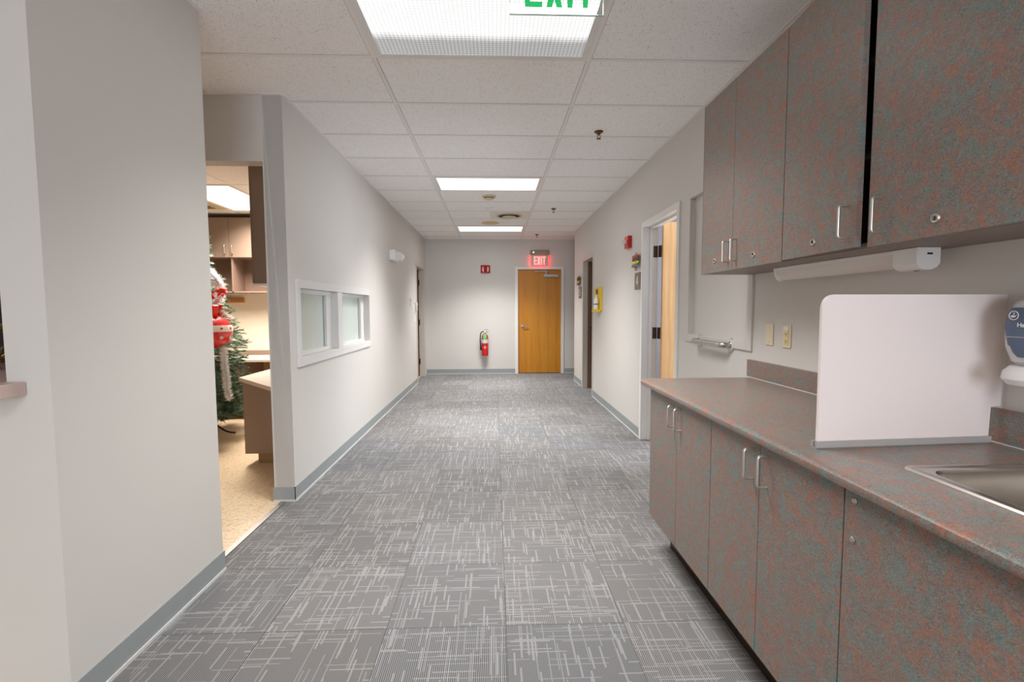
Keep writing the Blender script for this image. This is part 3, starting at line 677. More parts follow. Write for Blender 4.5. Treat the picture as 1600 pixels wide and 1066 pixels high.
# yellow board with bottle
t = thing('wall_dispenser', (XR, 6.8, 1.3), 'yellow wall dispenser holding a white bottle near the far doorway', 'dispenser')
box('back_board', XR-0.02, 6.60, 1.31, XR, 7.03, 1.635, M_yellow, t, 0.004)
box('drip_tray', XR-0.075, 6.66, 1.29, XR-0.0, 6.96, 1.325, M_yellow, t, 0.004)
bt = obj('bottle', bm_lathe(B(), [(0, 0), (0.032, 0), (0.036, 0.01), (0.036, 0.13), (0.022, 0.165), (0.014, 0.175), (0.014, 0.2), (0, 0.2)], (XR-0.058, 6.74, 1.325)), M_white, t, True)
obj('bottle_band', bm_lathe(B(), [(0.0365, 0.07), (0.038, 0.07), (0.038, 0.082), (0.0365, 0.082)], (XR-0.058, 6.74, 1.325)), plain('band_blue', (50, 80, 100), 0.5), bt)
box('label_patch', XR-0.024, 6.80, 1.545, XR-0.0205, 6.92, 1.61, plain('label_maroon', (90, 50, 70), 0.5), t)
# grab bar
t = thing('grab_bar', (XR, 3.19, 1.09), 'short stainless steel grab bar under the framed wall panel', 'grab bar')
bm = B(); z_ = 1.103
bm_tube(bm, round_path([(XR-0.003, 3.425, z_), (XR-0.062, 3.425, z_), (XR-0.062, 2.965, z_), (XR-0.003, 2.965, z_)], 0.045, 7), 0.0185, 16)
obj('rail', bm, M_steel, t, True)
for yy in (3.425, 2.965): obj('flange', bm_lathe(B(), [(0, 0), (0.046, 0), (0.045, 0.006), (0.034, 0.011), (0.017, 0.013), (0, 0.013)], (XR, yy, z_), (-1, 0, 0)), M_steel, t, True)
# wall plates
t = thing('blank_wall_plate', (XR, 2.54, 1.135), 'ivory blank wall plate above the backsplash', 'wall plate')
box('cover_plate', XR-0.006, 2.507, 1.134, XR, 2.577, 1.252, M_ivory, t, 0.002)
for zz in (1.152, 1.234): obj('screw', bm_lathe(B(), [(0, 0), (0.0035, 0), (0.0028, 0.0012), (0, 0.0015)], (XR-0.006, 2.542, zz), (-1, 0, 0), 10), M_cream, t)
t = thing('wall_outlet', (XR, 2.387, 1.135), 'ivory wall outlet right of the blank plate above the counter', 'outlet')
box('cover_plate', XR-0.006, 2.352, 1.132, XR, 2.422, 1.250, M_ivory, t, 0.002)
box('receptacle', XR-0.009, 2.370, 1.150, XR-0.005, 2.404, 1.222, plain('yellowed_receptacle', (226, 206, 150), 0.4), t, 0.001)
for zz in (1.162, 1.200):
    bm = B(); bm_box(bm, XR-0.0096, 2.379, zz, XR-0.0089, 2.382, zz+0.009); bm_box(bm, XR-0.0096, 2.390, zz, XR-0.0089, 2.393, zz+0.009); bm_box(bm, XR-0.0096, 2.383, zz-0.007, XR-0.0089, 2.389, zz-0.002)
    obj('socket', bm, M_hinge, t)
box('sticker', XR-0.0092, 2.368, 1.222, XR-0.006, 2.410, 1.240, M_white, t)

# ============================================================ CABINETS
def pull(parent, T, y, z, xf, L=0.1, depth=0.032):
    """U shaped wire pull; T maps local points"""
    pts = round_path([(xf+0.001, y, z+L/2), (xf-depth, y, z+L/2), (xf-depth, y, z-L/2), (xf+0.001, y, z-L/2)], 0.011, 5)
    bm = bm_tube(B(), [T(p) for p in pts], 0.0042, 10)
    return obj('handle', bm, M_nickel, parent, True, label='nickel wire pull')
def cam_lock(parent, T, y, z, xf):
    bm = B(); c = Vector((xf, y, z))
    bm_lathe(bm, [(0, 0), (0.0135, 0), (0.0135, 0.0025), (0.0115, 0.0055), (0.0085, 0.005), (0.0075, 0.0025), (0, 0.0035)], T(c), T(c+Vector((-1, 0, 0)))-T(c), 22)
    lk = obj('lock', bm, M_steel, parent, True, label='round nickel lock')
    lk.data.materials.clear(); lk.data.materials.append(M_nickel)
    bm = bm_box(B(), xf-0.0062, y-0.0012, z-0.005, xf-0.003, y+0.0012, z+0.005)
    for v in bm.verts: v.co = T(v.co)
    obj('keyhole', bm, M_hinge, parent)
    return lk
I = lambda p: Vector(p)
def rotT(cx, cy, ang):
    R_ = Matrix.Rotation(ang, 4, 'Z')
    return lambda p: (R_ @ (Vector(p)-Vector((cx, cy, 0)))) + Vector((cx, cy, 0))
def leaf(parent, y0, y1, z0, z1, xf, T=I, th=0.019):
    bm = bm_box(B(), xf, y0, z0, xf+th, y1, z1, 0.0008)
    for v in bm.verts: v.co = T(v.co)
    return obj('door', bm, M_lam, parent)
# --- base cabinets
CX = 0.852; BZ0, BZ1 = 0.200, 0.903
def base_unit(y0, y1, label, group='base cabinets under the long counter', top=None):
    top = top or BZ1+0.002; zb = 0.172
    t = thing('base_cabinet', (1.17, (y0+y1)/2, 0), label, 'cabinet', group)
    multi('body', [(CX+0.021, y0+0.001, zb, XR-0.002, y0+0.018, top), (CX+0.021, y1-0.018, zb, XR-0.002, y1-0.001, top), (CX+0.021, y0+0.018, zb, XR-0.002, y1-0.018, zb+0.018), (XR-0.02, y0+0.018, zb+0.018, XR-0.002, y1-0.018, BZ1), (CX+0.021, y0+0.018, BZ1-0.06, CX+0.04, y1-0.018, BZ1+0.002)], M_lam, t)
    box('toe_kick', 0.975, y0+0.001, 0, 0.993, y1-0.001, zb, M_hinge, t, label='dark recessed toe kick')
    return t
t = base_unit(1.838, 2.575, 'mottled two-door base cabinet at the far end of the counter')
a = leaf(t, 2.193, 2.573, BZ0, BZ1, CX); pull(a, I, 2.228, 0.822, CX)
a = leaf(t, 1.8395, 2.190, BZ0, BZ1, CX); pull(a, I, 2.150, 0.822, CX)
box('end_panel', CX+0.0195, 2.5755, 0.172, XR-0.002, 2.581, BZ1+0.002, M_lam, t)
t = base_unit(1.116, 1.836, 'mottled two-door base cabinet between the far cabinet and the sink cabinet')
a = leaf(t, 1.4905, 1.8355, BZ0, BZ1, CX); pull(a, I, 1.528, 0.822, CX)
a = leaf(t, 1.1185, 1.4875, BZ0, BZ1, CX); pull(a, I, 1.445, 0.822, CX)
t = base_unit(0.30, 1.114, 'mottled sink base cabinet with one wide panel at the right edge of the photo', top=0.76)
a = leaf(t, 0.303, 1.1135, BZ0, BZ1, CX)
for zz in (0.878, 0.782): obj('screw', bm_lathe(B(), [(0, 0), (0.0085, 0), (0.0085, 0.003), (0.005, 0.006), (0, 0.0065)], (CX, 1.080 if zz > 0.8 else 1.082, zz), (-1, 0, 0), 16), M_steel, a, True)
t = base_unit(-0.60, 0.298, 'mottled base cabinet behind the sink cabinet, outside the photo')
a = leaf(t, -0.598, -0.152, BZ0, BZ1, CX); pull(a, I, -0.19, 0.822, CX)
a = leaf(t, -0.149, 0.2965, BZ0, BZ1, CX); pull(a, I, -0.11, 0.822, CX)

# --- countertop (thing) with sink hole, backsplash as part
CT = 0.938; CY0, CY1 = -0.62, 2.69
SX0, SX1, SY0, SY1 = 1.022, 1.412, 0.617, 1.120
t = thing('countertop', (1.15, 1.0, CT), 'long mottled countertop with rounded front edge along the right wall', 'countertop')
bm = B()
nose = [(0.875, 0.905), (0.834, 0.905), (0.824, 0.910), (0.820, 0.920), (0.822, 0.930), (0.830, 0.9365), (0.842, 0.9385), (0.875, CT)]
R0 = 0.035
def nose_at(y, inset):   # profile pushed back at the rounded far corner
    return [(x+inset*(1 if x < 0.87 else 0), y, z) for x, z in nose]
rows = []
ys = [CY0] + [CY1-R0+R0*math.sin(PI/2*k/6) for k in range(0, 7)]
for y in ys:
    q = max(0.0, (y-(CY1-R0))/R0); ins = R0*(1-math.sqrt(max(0, 1-q*q)))
    rows.append([bm.verts.new(p) for p in nose_at(y, ins)])
for A_, B_ in zip(rows, rows[1:]):
    for i in range(len(nose)-1): bm.faces.new((A_[i], A_[i+1], B_[i+1], B_[i]))
bm.faces.new(rows[-1]); bm.faces.new(rows[0][::-1])
for (a0, b0, a1, b1) in ((0.875, CY0, XR-0.001, SY0), (0.875, SY1, XR-0.001, CY1), (0.875, SY0, SX0, SY1), (SX1, SY0, XR-0.001, SY1)):
    bm_box(bm, a0, b0, 0.905, a1, b1, CT)
obj('worktop', bm, M_lamtop, t, True)
box('backsplash', XR-0.020, CY0, CT, XR-0.001, 2.735, 1.038, M_lam, t, 0.001)
box('caulk_line', XR-0.023, CY0, CT, XR-0.020, 2.735, CT+0.003, M_caulk, t)

# --- sink
t = thing('sink', (1.217, 0.868, CT), 'stainless steel sink set in the countertop at the right edge of the photo', 'sink')
def rrect(x0_, y0_, x1_, y1_, r, n=6):
    out = []
    for cx, cy, a0 in ((x1_-r, y1_-r, 0), (x0_+r, y1_-r, PI/2), (x0_+r, y0_+r, PI), (x1_-r, y0_+r, 1.5*PI)):
        for k in range(n+1): a = a0+PI/2*k/n; out.append((cx+r*math.cos(a), cy+r*math.sin(a)))
    return out
def loft(bm, loops):
    R = [[bm.verts.new((x, y, z)) for x, y in L] for L, z in loops]
    n = len(R[0])
    for A_, B_ in zip(R, R[1:]):
        for i in range(n): bm.faces.new((A_[i], A_[(i+1) % n], B_[(i+1) % n], B_[i]))
    return R
bm = B()
O = (1.006, 0.600, 1.430, 1.137)
loft(bm, [(rrect(*O, 0.018), CT+0.0005), (rrect(O[0]+0.003, O[1]+0.003, O[2]-0.003, O[3]-0.003, 0.016), CT+0.005), (rrect(O[0]+0.010, O[1]+0.010, O[2]-0.010, O[3]-0.010, 0.014), CT+0.0055),
          (rrect(O[0]+0.014, O[1]+0.014, O[2]-0.014, O[3]-0.014, 0.014), CT+0.003), (rrect(O[0]+0.034, O[1]+0.034, O[2]-0.034, O[3]-0.034, 0.045), CT+0.003)])
obj('rim', bm, M_steel, t, True)
bm = B()
R = loft(bm, [(rrect(O[0]+0.034, O[1]+0.034, O[2]-0.034, O[3]-0.034, 0.045), CT+0.003), (rrect(O[0]+0.038, O[1]+0.038, O[2]-0.038, O[3]-0.038, 0.045), CT-0.006), (rrect(O[0]+0.048, O[1]+0.048, O[2]-0.048, O[3]-0.048, 0.05), CT-0.13), (rrect(O[0]+0.075, O[1]+0.075, O[2]-0.075, O[3]-0.075, 0.05), CT-0.16)])
bm.faces.new(R[-1]); obj('bowl', bm, plain('brushed_steel_bowl', (196, 190, 182), 0.24, 1.0), t, True)
obj('drain', bm_lathe(B(), [(0, 0), (0.045, 0), (0.045, 0.003), (0.03, 0.004), (0.028, 0.001), (0, 0.001)], (1.218, 0.868, CT-0.1595)), M_steel, t, True)

# --- divider board on the counter
ang = math.atan2(0.036, 0.58); DX, DY = 0.907, 1.294
TD = lambda p: Vector((DX, DY, 0)) + Matrix.Rotation(ang, 3, 'Z') @ Vector(p)
t = thing('divider_board', (1.2, 1.33, CT), 'large pale pink divider board standing across the countertop beside the sink', 'divider')
Lb = 0.578
poly = [(0.004, 0.957), (Lb-0.035, 0.957)] + [(Lb-0.035, 1.045), (Lb-0.001, 1.045), (Lb-0.001, 1.372)] + [(0.004+0.035-0.035*math.sin(PI/2*k/8), 1.372-0.035+0.035*math.cos(PI/2*k/8)) for k in range(9)]
bm = B(); bm_prism(bm, poly, lambda a, b, h: TD((a, h, b)), 0.010, 0.020)
bmesh.ops.bevel(bm, geom=list(bm.edges), offset=0.0015, segments=2, affect='EDGES')
obj('board', bm, M_panelpink, t)
bm = B()
for c in ((-0.004, 0.004, CT, Lb-0.032, 0.010, 0.958), (-0.004, 0.020, CT, Lb-0.032, 0.026, 0.958), (-0.004, 0.004, CT, Lb-0.032, 0.026, CT+0.003)):
    bm_box(bm, *c)
for v in bm.verts: v.co = TD(v.co)
obj('base_channel', bm, plain('grey_channel', (168, 163, 160), 0.45), t, label='grey aluminium base channel')

# --- soap dispenser
t = thing('soap_dispenser', (XR, 1.2, 1.15), 'white wall soap dispenser with blue label at the right edge of the photo', 'soap dispenser')
yc = 1.201
def sup(hy, hx, n=24, e=0.55):   # half superellipse in plan (y along wall, x out from wall)
    out = []
    for k in range(n+1):
        a = PI*k/n; c, s = math.cos(a), math.sin(a)
        out.append((XR-0.002-hx*(abs(s)**e), yc+hy*(abs(c)**e)*(1 if c >= 0 else -1)))
    return out
bm = B(); loops = []
for z_, hy, hx in ((1.178, 0.050, 0.085), (1.19, 0.060, 0.10), (1.23, 0.074, 0.108), (1.28, 0.081, 0.108), (1.32, 0.078, 0.10), (1.35, 0.066, 0.088), (1.368, 0.045, 0.06), (1.372, 0.03, 0.04)):
    loops.append((sup(hy, hx), z_))
R = loft(bm, loops); bm.faces.new(R[0]); bm.faces.new(R[-1])
body = obj('housing', bm, plain('dispenser_white', (206, 206, 206), 0.3), t, True)
bm = B(); loops = []
for z_, hy, hx in ((1.203, 0.030, 0.1070), (1.213, 0.048, 0.1080), (1.235, 0.066, 0.1105), (1.28, 0.0785, 0.1105), (1.32, 0.0755, 0.1030), (1.334, 0.071, 0.0985)):
    L = [p for p in sup(hy, hx, 40)][3:-3]; loops.append([(x, y, z_) for x, y in L])
R = [[bm.verts.new(p) for p in L] for L in loops]
for A_, B_ in zip(R, R[1:]):
    for i in range(len(A_)-1): bm.faces.new((A_[i], A_[i+1], B_[i+1], B_[i]))
obj('label', bm, plain('slate_blue_label', (84, 100, 124), 0.35), body, True)
# white marks on the label
fx = XR-0.002-0.1125
bm = B(); cy_, cz_ = 1.228, 1.313
bm_lathe(bm, [(0.0105, 0), (0.0125, 0), (0.0125, 0.001), (0.0105, 0.001), (0.0105, 0)], (fx+0.004, cy_, cz_), (-1, 0, 0), 26)
bm_prism(bm, [(cy_+0.008, cz_-0.002), (cy_+0.002, cz_+0.001), (cy_-0.004, cz_-0.001), (cy_-0.008, cz_+0.002), (cy_-0.003, cz_-0.005), (cy_+0.004, cz_-0.006)], YZX, fx+0.003, fx+0.004)
bm_prism(bm, [(cy_+0.001, cz_+0.003), (cy_-0.002, cz_+0.003), (cy_-0.0005, cz_+0.008)], YZX, fx+0.003, fx+0.004)
obj('hand_emblem', bm, M_white, body)
bm = B(); bm_box(bm, fx+0.0005, 1.196, 1.2555, fx+0.0012, 1.240, 1.2565)
bm_prism(bm, [(1.196, 1.256), (1.190, 1.250), (1.178, 1.250), (1.172, 1.256), (1.178, 1.262), (1.190, 1.262)], YZX, fx+0.0005, fx+0.0015)
obj('line_emblem', bm, M_white, body)
cu = bpy.data.curves.new('lettering', 'FONT'); cu.body = 'Hand'; cu.size = 0.0155; cu.extrude = 0.0004; cu.offset = 0.0003
to = bpy.data.objects.new('lettering_curve', cu); C.objects.link(to)
bpy.context.view_layer.update(); me = bpy.data.meshes.new_from_object(to.evaluated_get(bpy.context.evaluated_depsgraph_get())); bpy.data.objects.remove(to)
for v in me.vertices: a_, b_, c_ = v.co; v.co = (fx+0.0002-c_, 1.2155-a_, 1.283+b_)
me.materials.append(M_white); o = bpy.data.objects.new('lettering', me); C.objects.link(o); o.parent = body
bm = B(); loops = []
for z_, hy, hx in ((1.125, 0.030, 0.10), (1.130, 0.056, 0.125), (1.145, 0.070, 0.136), (1.165, 0.068, 0.133), (1.179, 0.056, 0.12)):
    loops.append((sup(hy, hx, e=0.8), z_))
R = loft(bm, loops); bm.faces.new(R[0]); bm.faces.new(R[-1])
obj('push_lever', bm, M_white, t, True, label='bright white push lever')
obj('nozzle', bm_cyl(B(), (XR-0.06, yc, 1.127), (XR-0.06, yc, 1.092), 0.022, 0.018), M_cream, t, True)

# --- upper cabinets
UX = 1.19; UZ0, UZ1 = 1.528, 2.462
def upper_unit(y0, y1, label):
    t = thing('wall_cabinet', (1.34, (y0+y1)/2, UZ0), label, 'cabinet', 'mottled wall cabinets above the counter')
    xb_ = XR-0.001
    multi('body', [(UX+0.021, y0+0.0005, UZ0, xb_, y0+0.018, UZ1), (UX+0.021, y1-0.018, UZ0, xb_, y1-0.0005, UZ1), (UX+0.021, y0+0.018, UZ1-0.018, xb_, y1-0.018, UZ1), (xb_-0.01, y0+0.018, UZ0+0.018, xb_, y1-0.018, UZ1-0.018)], M_lam, t)
    box('bottom_panel', UX+0.021, y0+0.018, UZ0, xb_, y1-0.018, UZ0+0.018, M_lamunder, t, label='plain taupe underside')
    multi('shelf', [(UX+0.06, y0+0.018, z_, xb_-0.01, y1-0.018, z_+0.018) for z_ in (1.83, 2.14)], M_lamunder, t)
    return t
t = upper_unit(1.967, 2.735, 'mottled wall cabinet at the far end with two closed doors')
box('end_panel', UX+0.0, 2.7355, UZ0, XR-0.001, 2.7415, UZ1, M_lam, t)
a = leaf(t, 2.387, 2.734, UZ0, UZ1, UX); pull(a, I, 2.425, 1.622, UX, 0.105); cam_lock(a, I, 2.575, 1.592, UX)
a = leaf(t, 1.9685, 2.3845, UZ0, UZ1, UX); pull(a, I, 2.345, 1.622, UX, 0.105); cam_lock(a, I, 2.185, 1.582, UX)
t = upper_unit(1.035, 1.965, 'mottled wall cabinet above the divider board with one door slightly ajar')
Tj = rotT(UX+0.019, 1.9635, math.radians(-2.6))
a = leaf(t, 1.533, 1.9635, UZ0+0.004, UZ1, UX, Tj); a['label'] = 'door standing slightly ajar'
pull(a, Tj, 1.572, 1.62, UX, 0.105); cam_lock(a, Tj, 1.755, 1.578, UX)
a = leaf(t, 1.037, 1.508, UZ0, UZ1, UX); pull(a, I, 1.455, 1.62, UX, 0.105); cam_lock(a, I, 1.27, 1.575, UX)
t = upper_unit(0.20, 1.033, 'mottled wall cabinet outside the photo, nearest the camera')
a = leaf(t, 0.6175, 1.031, UZ0, UZ1, UX); a = leaf(t, 0.202, 0.6155, UZ0, UZ1, UX)

# --- under-cabinet light
t = thing('under_cabinet_light', (1.385, 1.88, UZ0), 'white tube light fixed under the wall cabinets, switched off', 'light')
box('base_plate', 1.352, 1.50, UZ0-0.012, 1.420, 2.295, UZ0-0.0005, M_white, t, 0.002)
M_lens = plain('ribbed_clear_lens', (214, 206, 199), 0.25, spec=0.6)
hp = [(1.386+0.032*math.cos(PI+PI*k/12), UZ0-0.012+0.050*math.sin(PI+PI*k/12)) for k in range(13)]
bm = B(); bm_prism(bm, hp, XZY, 1.59, 2.283); obj('lens', bm, M_lens, t, True, label='clear ribbed lens')
hp2 = [(1.386+0.036*math.cos(PI+PI*k/12), UZ0-0.004+0.060*math.sin(PI+PI*k/12)) for k in range(13)]
bm = B(); bm_prism(bm, hp2, XZY, 2.283, 2.293); obj('end_cap', bm, M_white, t, True)
bm = B(); bm_prism(bm, [(1.346, UZ0-0.001), (1.346, UZ0-0.052), (1.356, UZ0-0.066), (1.372, UZ0-0.072), (1.395, UZ0-0.072), (1.414, UZ0-0.064), (1.424, UZ0-0.05), (1.424, UZ0-0.001)], XZY, 1.495, 1.592)
bmesh.ops.bevel(bm, geom=list(bm.edges), offset=0.002, segments=2, affect='EDGES')
ec = obj('end_cap', bm, M_white, t, True)
box('power_socket', 1.378, 1.4944, UZ0-0.024, 1.396, 1.496, UZ0-0.018, M_black, ec); box('rocker_switch', 1.378, 1.53, UZ0-0.0735, 1.388, 1.542, UZ0-0.0715, M_black, ec)

# ============================================================ THE ROOM ON THE LEFT
# near desk run along the back of the corridor wall
t = thing('desk', (-1.85, 5.2, 0), 'taupe desk with clipped corner just inside the left room opening', 'desk')
bm = B(); bm_prism(bm, [(-1.535, 3.47), (-2.19, 4.16), (-2.19, 5.86), (-1.535, 5.86)], XYZ, 0.728, 0.76); bmesh.ops.bevel(bm, geom=list(bm.edges), offset=0.002, segments=2, affect='EDGES')
obj('desktop', bm, M_tauptop, t)
box('body', -2.15, 4.14, 0.10, -1.535, 5.855, 0.7275, M_taupe, t)
box('toe_kick', -2.07, 4.20, 0.0, -1.535, 5.85, 0.10, plain('tan_kick', (150, 120, 84), 0.6), t)
# tall wall cabinet above it
t = thing('wall_cabinet', (-1.7, 4.5, 1.53), 'narrow end of a taupe wall cabinet above the clipped-corner desk', 'cabinet')
box('body', -1.845, 3.80, 1.54, -1.535, 5.3, 2.50, M_taupe, t)
for y0_, y1_ in ((3.805, 4.30), (4.305, 4.80), (4.805, 5.295)):
    a = box('door', -1.868, y0_, 1.54, -1.847, y1_, 2.50, M_taupe_in, t, 0.001)
    obj('handle', bm_tube(B(), round_path([(-1.867, y1_-0.04, 1.70), (-1.895, y1_-0.04, 1.70), (-1.895, y1_-0.04, 1.60), (-1.867, y1_-0.04, 1.60)], 0.01), 0.004), M_nickel, a, True)
box('light_rail', -1.86, 3.80, 1.522, -1.60, 5.25, 1.5395, M_white, t)
hk = obj('wall_hook', bm_tube(B(), round_path([(-1.72, 3.86, 1.521), (-1.72, 3.86, 1.47), (-1.72, 3.83, 1.45), (-1.72, 3.80, 1.47)], 0.01), 0.006), M_white, None, True)
tag(hk, 'small white hook hanging under the near taupe wall cabinet', 'hook')
# far wall cabinets with cubbies
FY = 6.18
def xw(px): return (px-770)/750*FY*1.012
t = thing('wall_cabinet', (-3.3, 6.4, 1.56), 'taupe wall cabinet with doors over open cubbies on the tree room back wall', 'cabinet')
bx = []
zc0, zc1, zcm = 1.555, 2.485, 1.99
X0, X1 = -4.55, -2.30
for x_ in (X0, xw(376)-0.012, X1-0.018, -3.95): bx.append((x_, FY+0.02, zc0, x_+0.018, 6.498, zc1))
bx += [(X0, FY+0.02, zc0, X1, 6.498, zc0+0.018), (X0, FY+0.02, zcm, X1, 6.498, zcm+0.018), (X0, FY+0.02, zc1-0.018, X1, 6.498, zc1), (X0, 6.485, zc0, X1, 6.498, zc1)]
multi('body', bx, M_taupe_in, t)
sx = xw(373.5)
for a0, a1, hx_ in ((X0, -3.86, None), (-3.855, sx-0.002, sx-0.045), (sx+0.002, -2.76, sx+0.045), (-2.755, X1, None)):
    a = box('door', a0, FY, zcm+0.004, a1, FY+0.019, zc1, M_taupe, t, 0.001)
    if hx_: obj('handle', bm_tube(B(), round_path([(hx_, FY, zcm+0.15), (hx_, FY-0.03, zcm+0.15), (hx_, FY-0.03, zcm+0.05), (hx_, FY, zcm+0.05)], 0.01), 0.005), M_nickel, a, True)
# far desk with drawers
t = thing('desk', (-3.3, 6.2, 0), 'taupe desk with drawers along the back wall behind the tree', 'desk')
box('desktop', -5.2, 5.86, 0.708, -1.56, 6.498, 0.74, M_tauptop, t, 0.003)
box('backsplash', -5.2, 6.48, 0.741, -1.56, 6.498, 0.80, M_taupe, t)
box('drawer_pedestal', -3.75, 5.93, 0.09, -3.05, 6.45, 0.707, M_taupe_in, t); box('toe_kick', -3.72, 5.97, 0, -3.08, 6.44, 0.09, M_taupe_in, t)
for k, (z0_, z1_) in enumerate(((0.53, 0.70), (0.345, 0.525), (0.095, 0.34))):
    dr = box('drawer', -3.745, 5.908, z0_, -3.055, 5.929, z1_, M_taupe, t, 0.002)
box('modesty_panel', -3.05, 6.42, 0.0, -2.2, 6.44, 0.70, plain('tan_panel', (176, 140, 96), 0.6), t)
# wood strip and outlet on the back wall
o = box('wooden_rail', -3.58, 6.470, 1.435, -3.30, 6.4995, 1.49, plain('orange_wood', (176, 120, 48), 0.4), None, 0.004); tag(o, 'orange brown wooden strip on the wall under the cubbies', 'rail')
t = thing('wall_outlet', (-3.50, 6.5, 1.0), 'ivory outlet on the back wall behind the christmas tree', 'outlet')
box('cover_plate', -3.54, 6.493, 0.975, -3.44, 6.4998, 1.095, plain('ivory_yellow', (226, 214, 170), 0.5), t); [box('socket', -3.50, 6.4915, z_, -3.48, 6.4935, z_+0.02, M_hinge, t) for z_ in (1.0, 1.05)]

# ---- christmas tree
TX, TY, TH = -3.17, 5.13, 2.08
t = thing('christmas_tree', (TX, TY, 0), 'dark green artificial christmas tree in the left room', 'christmas tree')
obj('trunk', bm_cyl(B(), (TX, TY, 0.08), (TX, TY, TH-0.15), 0.022, 0.01), plain('dark_pole', (44, 52, 40), 0.6), t, True)
bm = B()
for k in range(4):
    a = PI/4+k*PI/2 - 0.5; c, s = math.cos(a), math.sin(a)
    bm_tube(bm, round_path([(TX+0.02*c, TY+0.02*s, 0.20), (TX+0.17*c, TY+0.17*s, 0.13), (TX+0.30*c, TY+0.30*s, 0.012), (TX+0.36*c, TY+0.36*s, 0.012)], 0.07, 5), 0.009, 8)
bm_cyl(bm, (TX, TY, 0.06), (TX, TY, 0.28), 0.03)
obj('stand', bm, M_black, t, True)
def tree_r(z): return 0.57*max(0.0, 1-max(0.0, (z-0.2)/1.95)**2.3)**0.95
rnd = random.Random(3)
verts, faces = [], []
def needle_branch(p0, d, L, nn, nl, w):
    d = d.normalized(); side = d.cross(Vector((0, 0, 1))).normalized(); up = side.cross(d)
    for i in range(nn):
        q = p0 + d*L*(0.05+0.97*i/nn) ; a = rnd.uniform(0, 2*PI)
        o_ = (side*math.cos(a)+up*math.sin(a)*0.8)
        tip = q + (o_*0.8 + d*0.75)*nl*rnd.uniform(0.75, 1.15)
        wv = d.cross(o_).normalized()*w
        b0 = len(verts); verts.extend([q-wv, q+wv, tip]); faces.append((b0, b0+1, b0+2))
for _ in range(1500):
    z = 0.22 + (TH-0.25)*rnd.random()**1.5; a = rnd.uniform(0, 2*PI); rr = tree_r(z); L = rnd.uniform(0.10, 0.20)
    r0 = rr*rnd.uniform(0.45, 0.98)-L*0.6; r0 = max(r0, 0.02)
    p0 = Vector((TX+r0*math.cos(a), TY+r0*math.sin(a), z)); d = Vector((math.cos(a+rnd.uniform(-.6, .6)), math.sin(a+rnd.uniform(-.6, .6)), rnd.uniform(-0.45, 0.35)))
    needle_branch(p0, d, L, 52, 0.042, 0.0036)
me = bpy.data.meshes.new('foliage'); me.from_pydata([tuple(v) for v in verts], [], faces)
m, tt, b = new_mat('tree_needles'); N = G(tt); p = N.coord()
N.link(N.ramp(N.noise(p, 22, 2), [(0.35, lin((40, 68, 50))), (0.5, lin((72, 104, 78))), (0.68, lin((124, 148, 118)))]), b.inputs['Base Color']); b.inputs['Roughness'].default_value = 0.5
me.materials.append(m); o = bpy.data.objects.new('foliage', me); C.objects.link(o); o.parent = t; o.location = (-TX, -TY, 0)
def toward(z, px_r=0.0, rr=None):
    """point on the tree's surface on the side facing the corridor"""
    return None
# tinsel garlands
def tinsel(name, pts, r, dens, mat, label, group=None):
    vs, fs = [], []
    pts = [Vector(p) for p in pts]
    for a, b in zip(pts, pts[1:]):
        n_ = int((b-a).length*dens)
        for i in range(n_):
            q = a.lerp(b, rnd.random()); d = Vector((rnd.gauss(0, 1), rnd.gauss(0, 1), rnd.gauss(0, 1))).normalized()
            tip = q+d*r*rnd.uniform(0.6, 1.1); w = d.cross(Vector((rnd.random(), rnd.random(), rnd.random()))).normalized()*0.0022
            k = len(vs); vs.extend([q-w, q+w, tip+w*0.5, tip-w*0.5]); fs.append((k, k+1, k+2, k+3))
    me = bpy.data.meshes.new(name); me.from_pydata([tuple(v) for v in vs], [], fs); me.materials.append(mat)
    o = bpy.data.objects.new(name, me); C.objects.link(o); return tag(o, label, 'tinsel', group)
M_tin = plain('white_tinsel', (246, 247, 250), 0.3, 0.0); M_gold = plain('gold_tinsel', (170, 140, 84), 0.3, 0.7)
def surf(ang_deg, z, extra=0.0):
    a = math.radians(ang_deg); r_ = tree_r(z)+extra
    return (TX+r_*math.cos(a), TY+r_*math.sin(a), z)
tinsel('tinsel_garland', [(-2.895, 4.90, 1.76), (-2.834, 4.90, 1.716), (-2.774, 4.90, 1.653), (-2.728, 4.90, 1.57), (-2.719, 4.90, 1.494), (-2.759, 4.91, 1.43), (-2.799, 4.93, 1.379)], 0.064, 5200, M_tin, 'fluffy white tinsel swag at the top of the christmas tree')
tinsel('tinsel_garland', [(-2.657, 4.80, 0.96), (-2.660, 4.80, 0.83), (-2.648, 4.80, 0.67), (-2.640, 4.80, 0.53), (-2.625, 4.80, 0.46)], 0.046, 5200, M_tin, 'white tinsel strand hanging straight down below the red ornament')
tinsel('tinsel_garland', [(-2.74, 4.86, 1.34), (-2.68, 4.90, 1.30), (-2.64, 4.95, 1.24)], 0.03, 1200, M_tin, 'short sparse tinsel behind the red ornament bow')
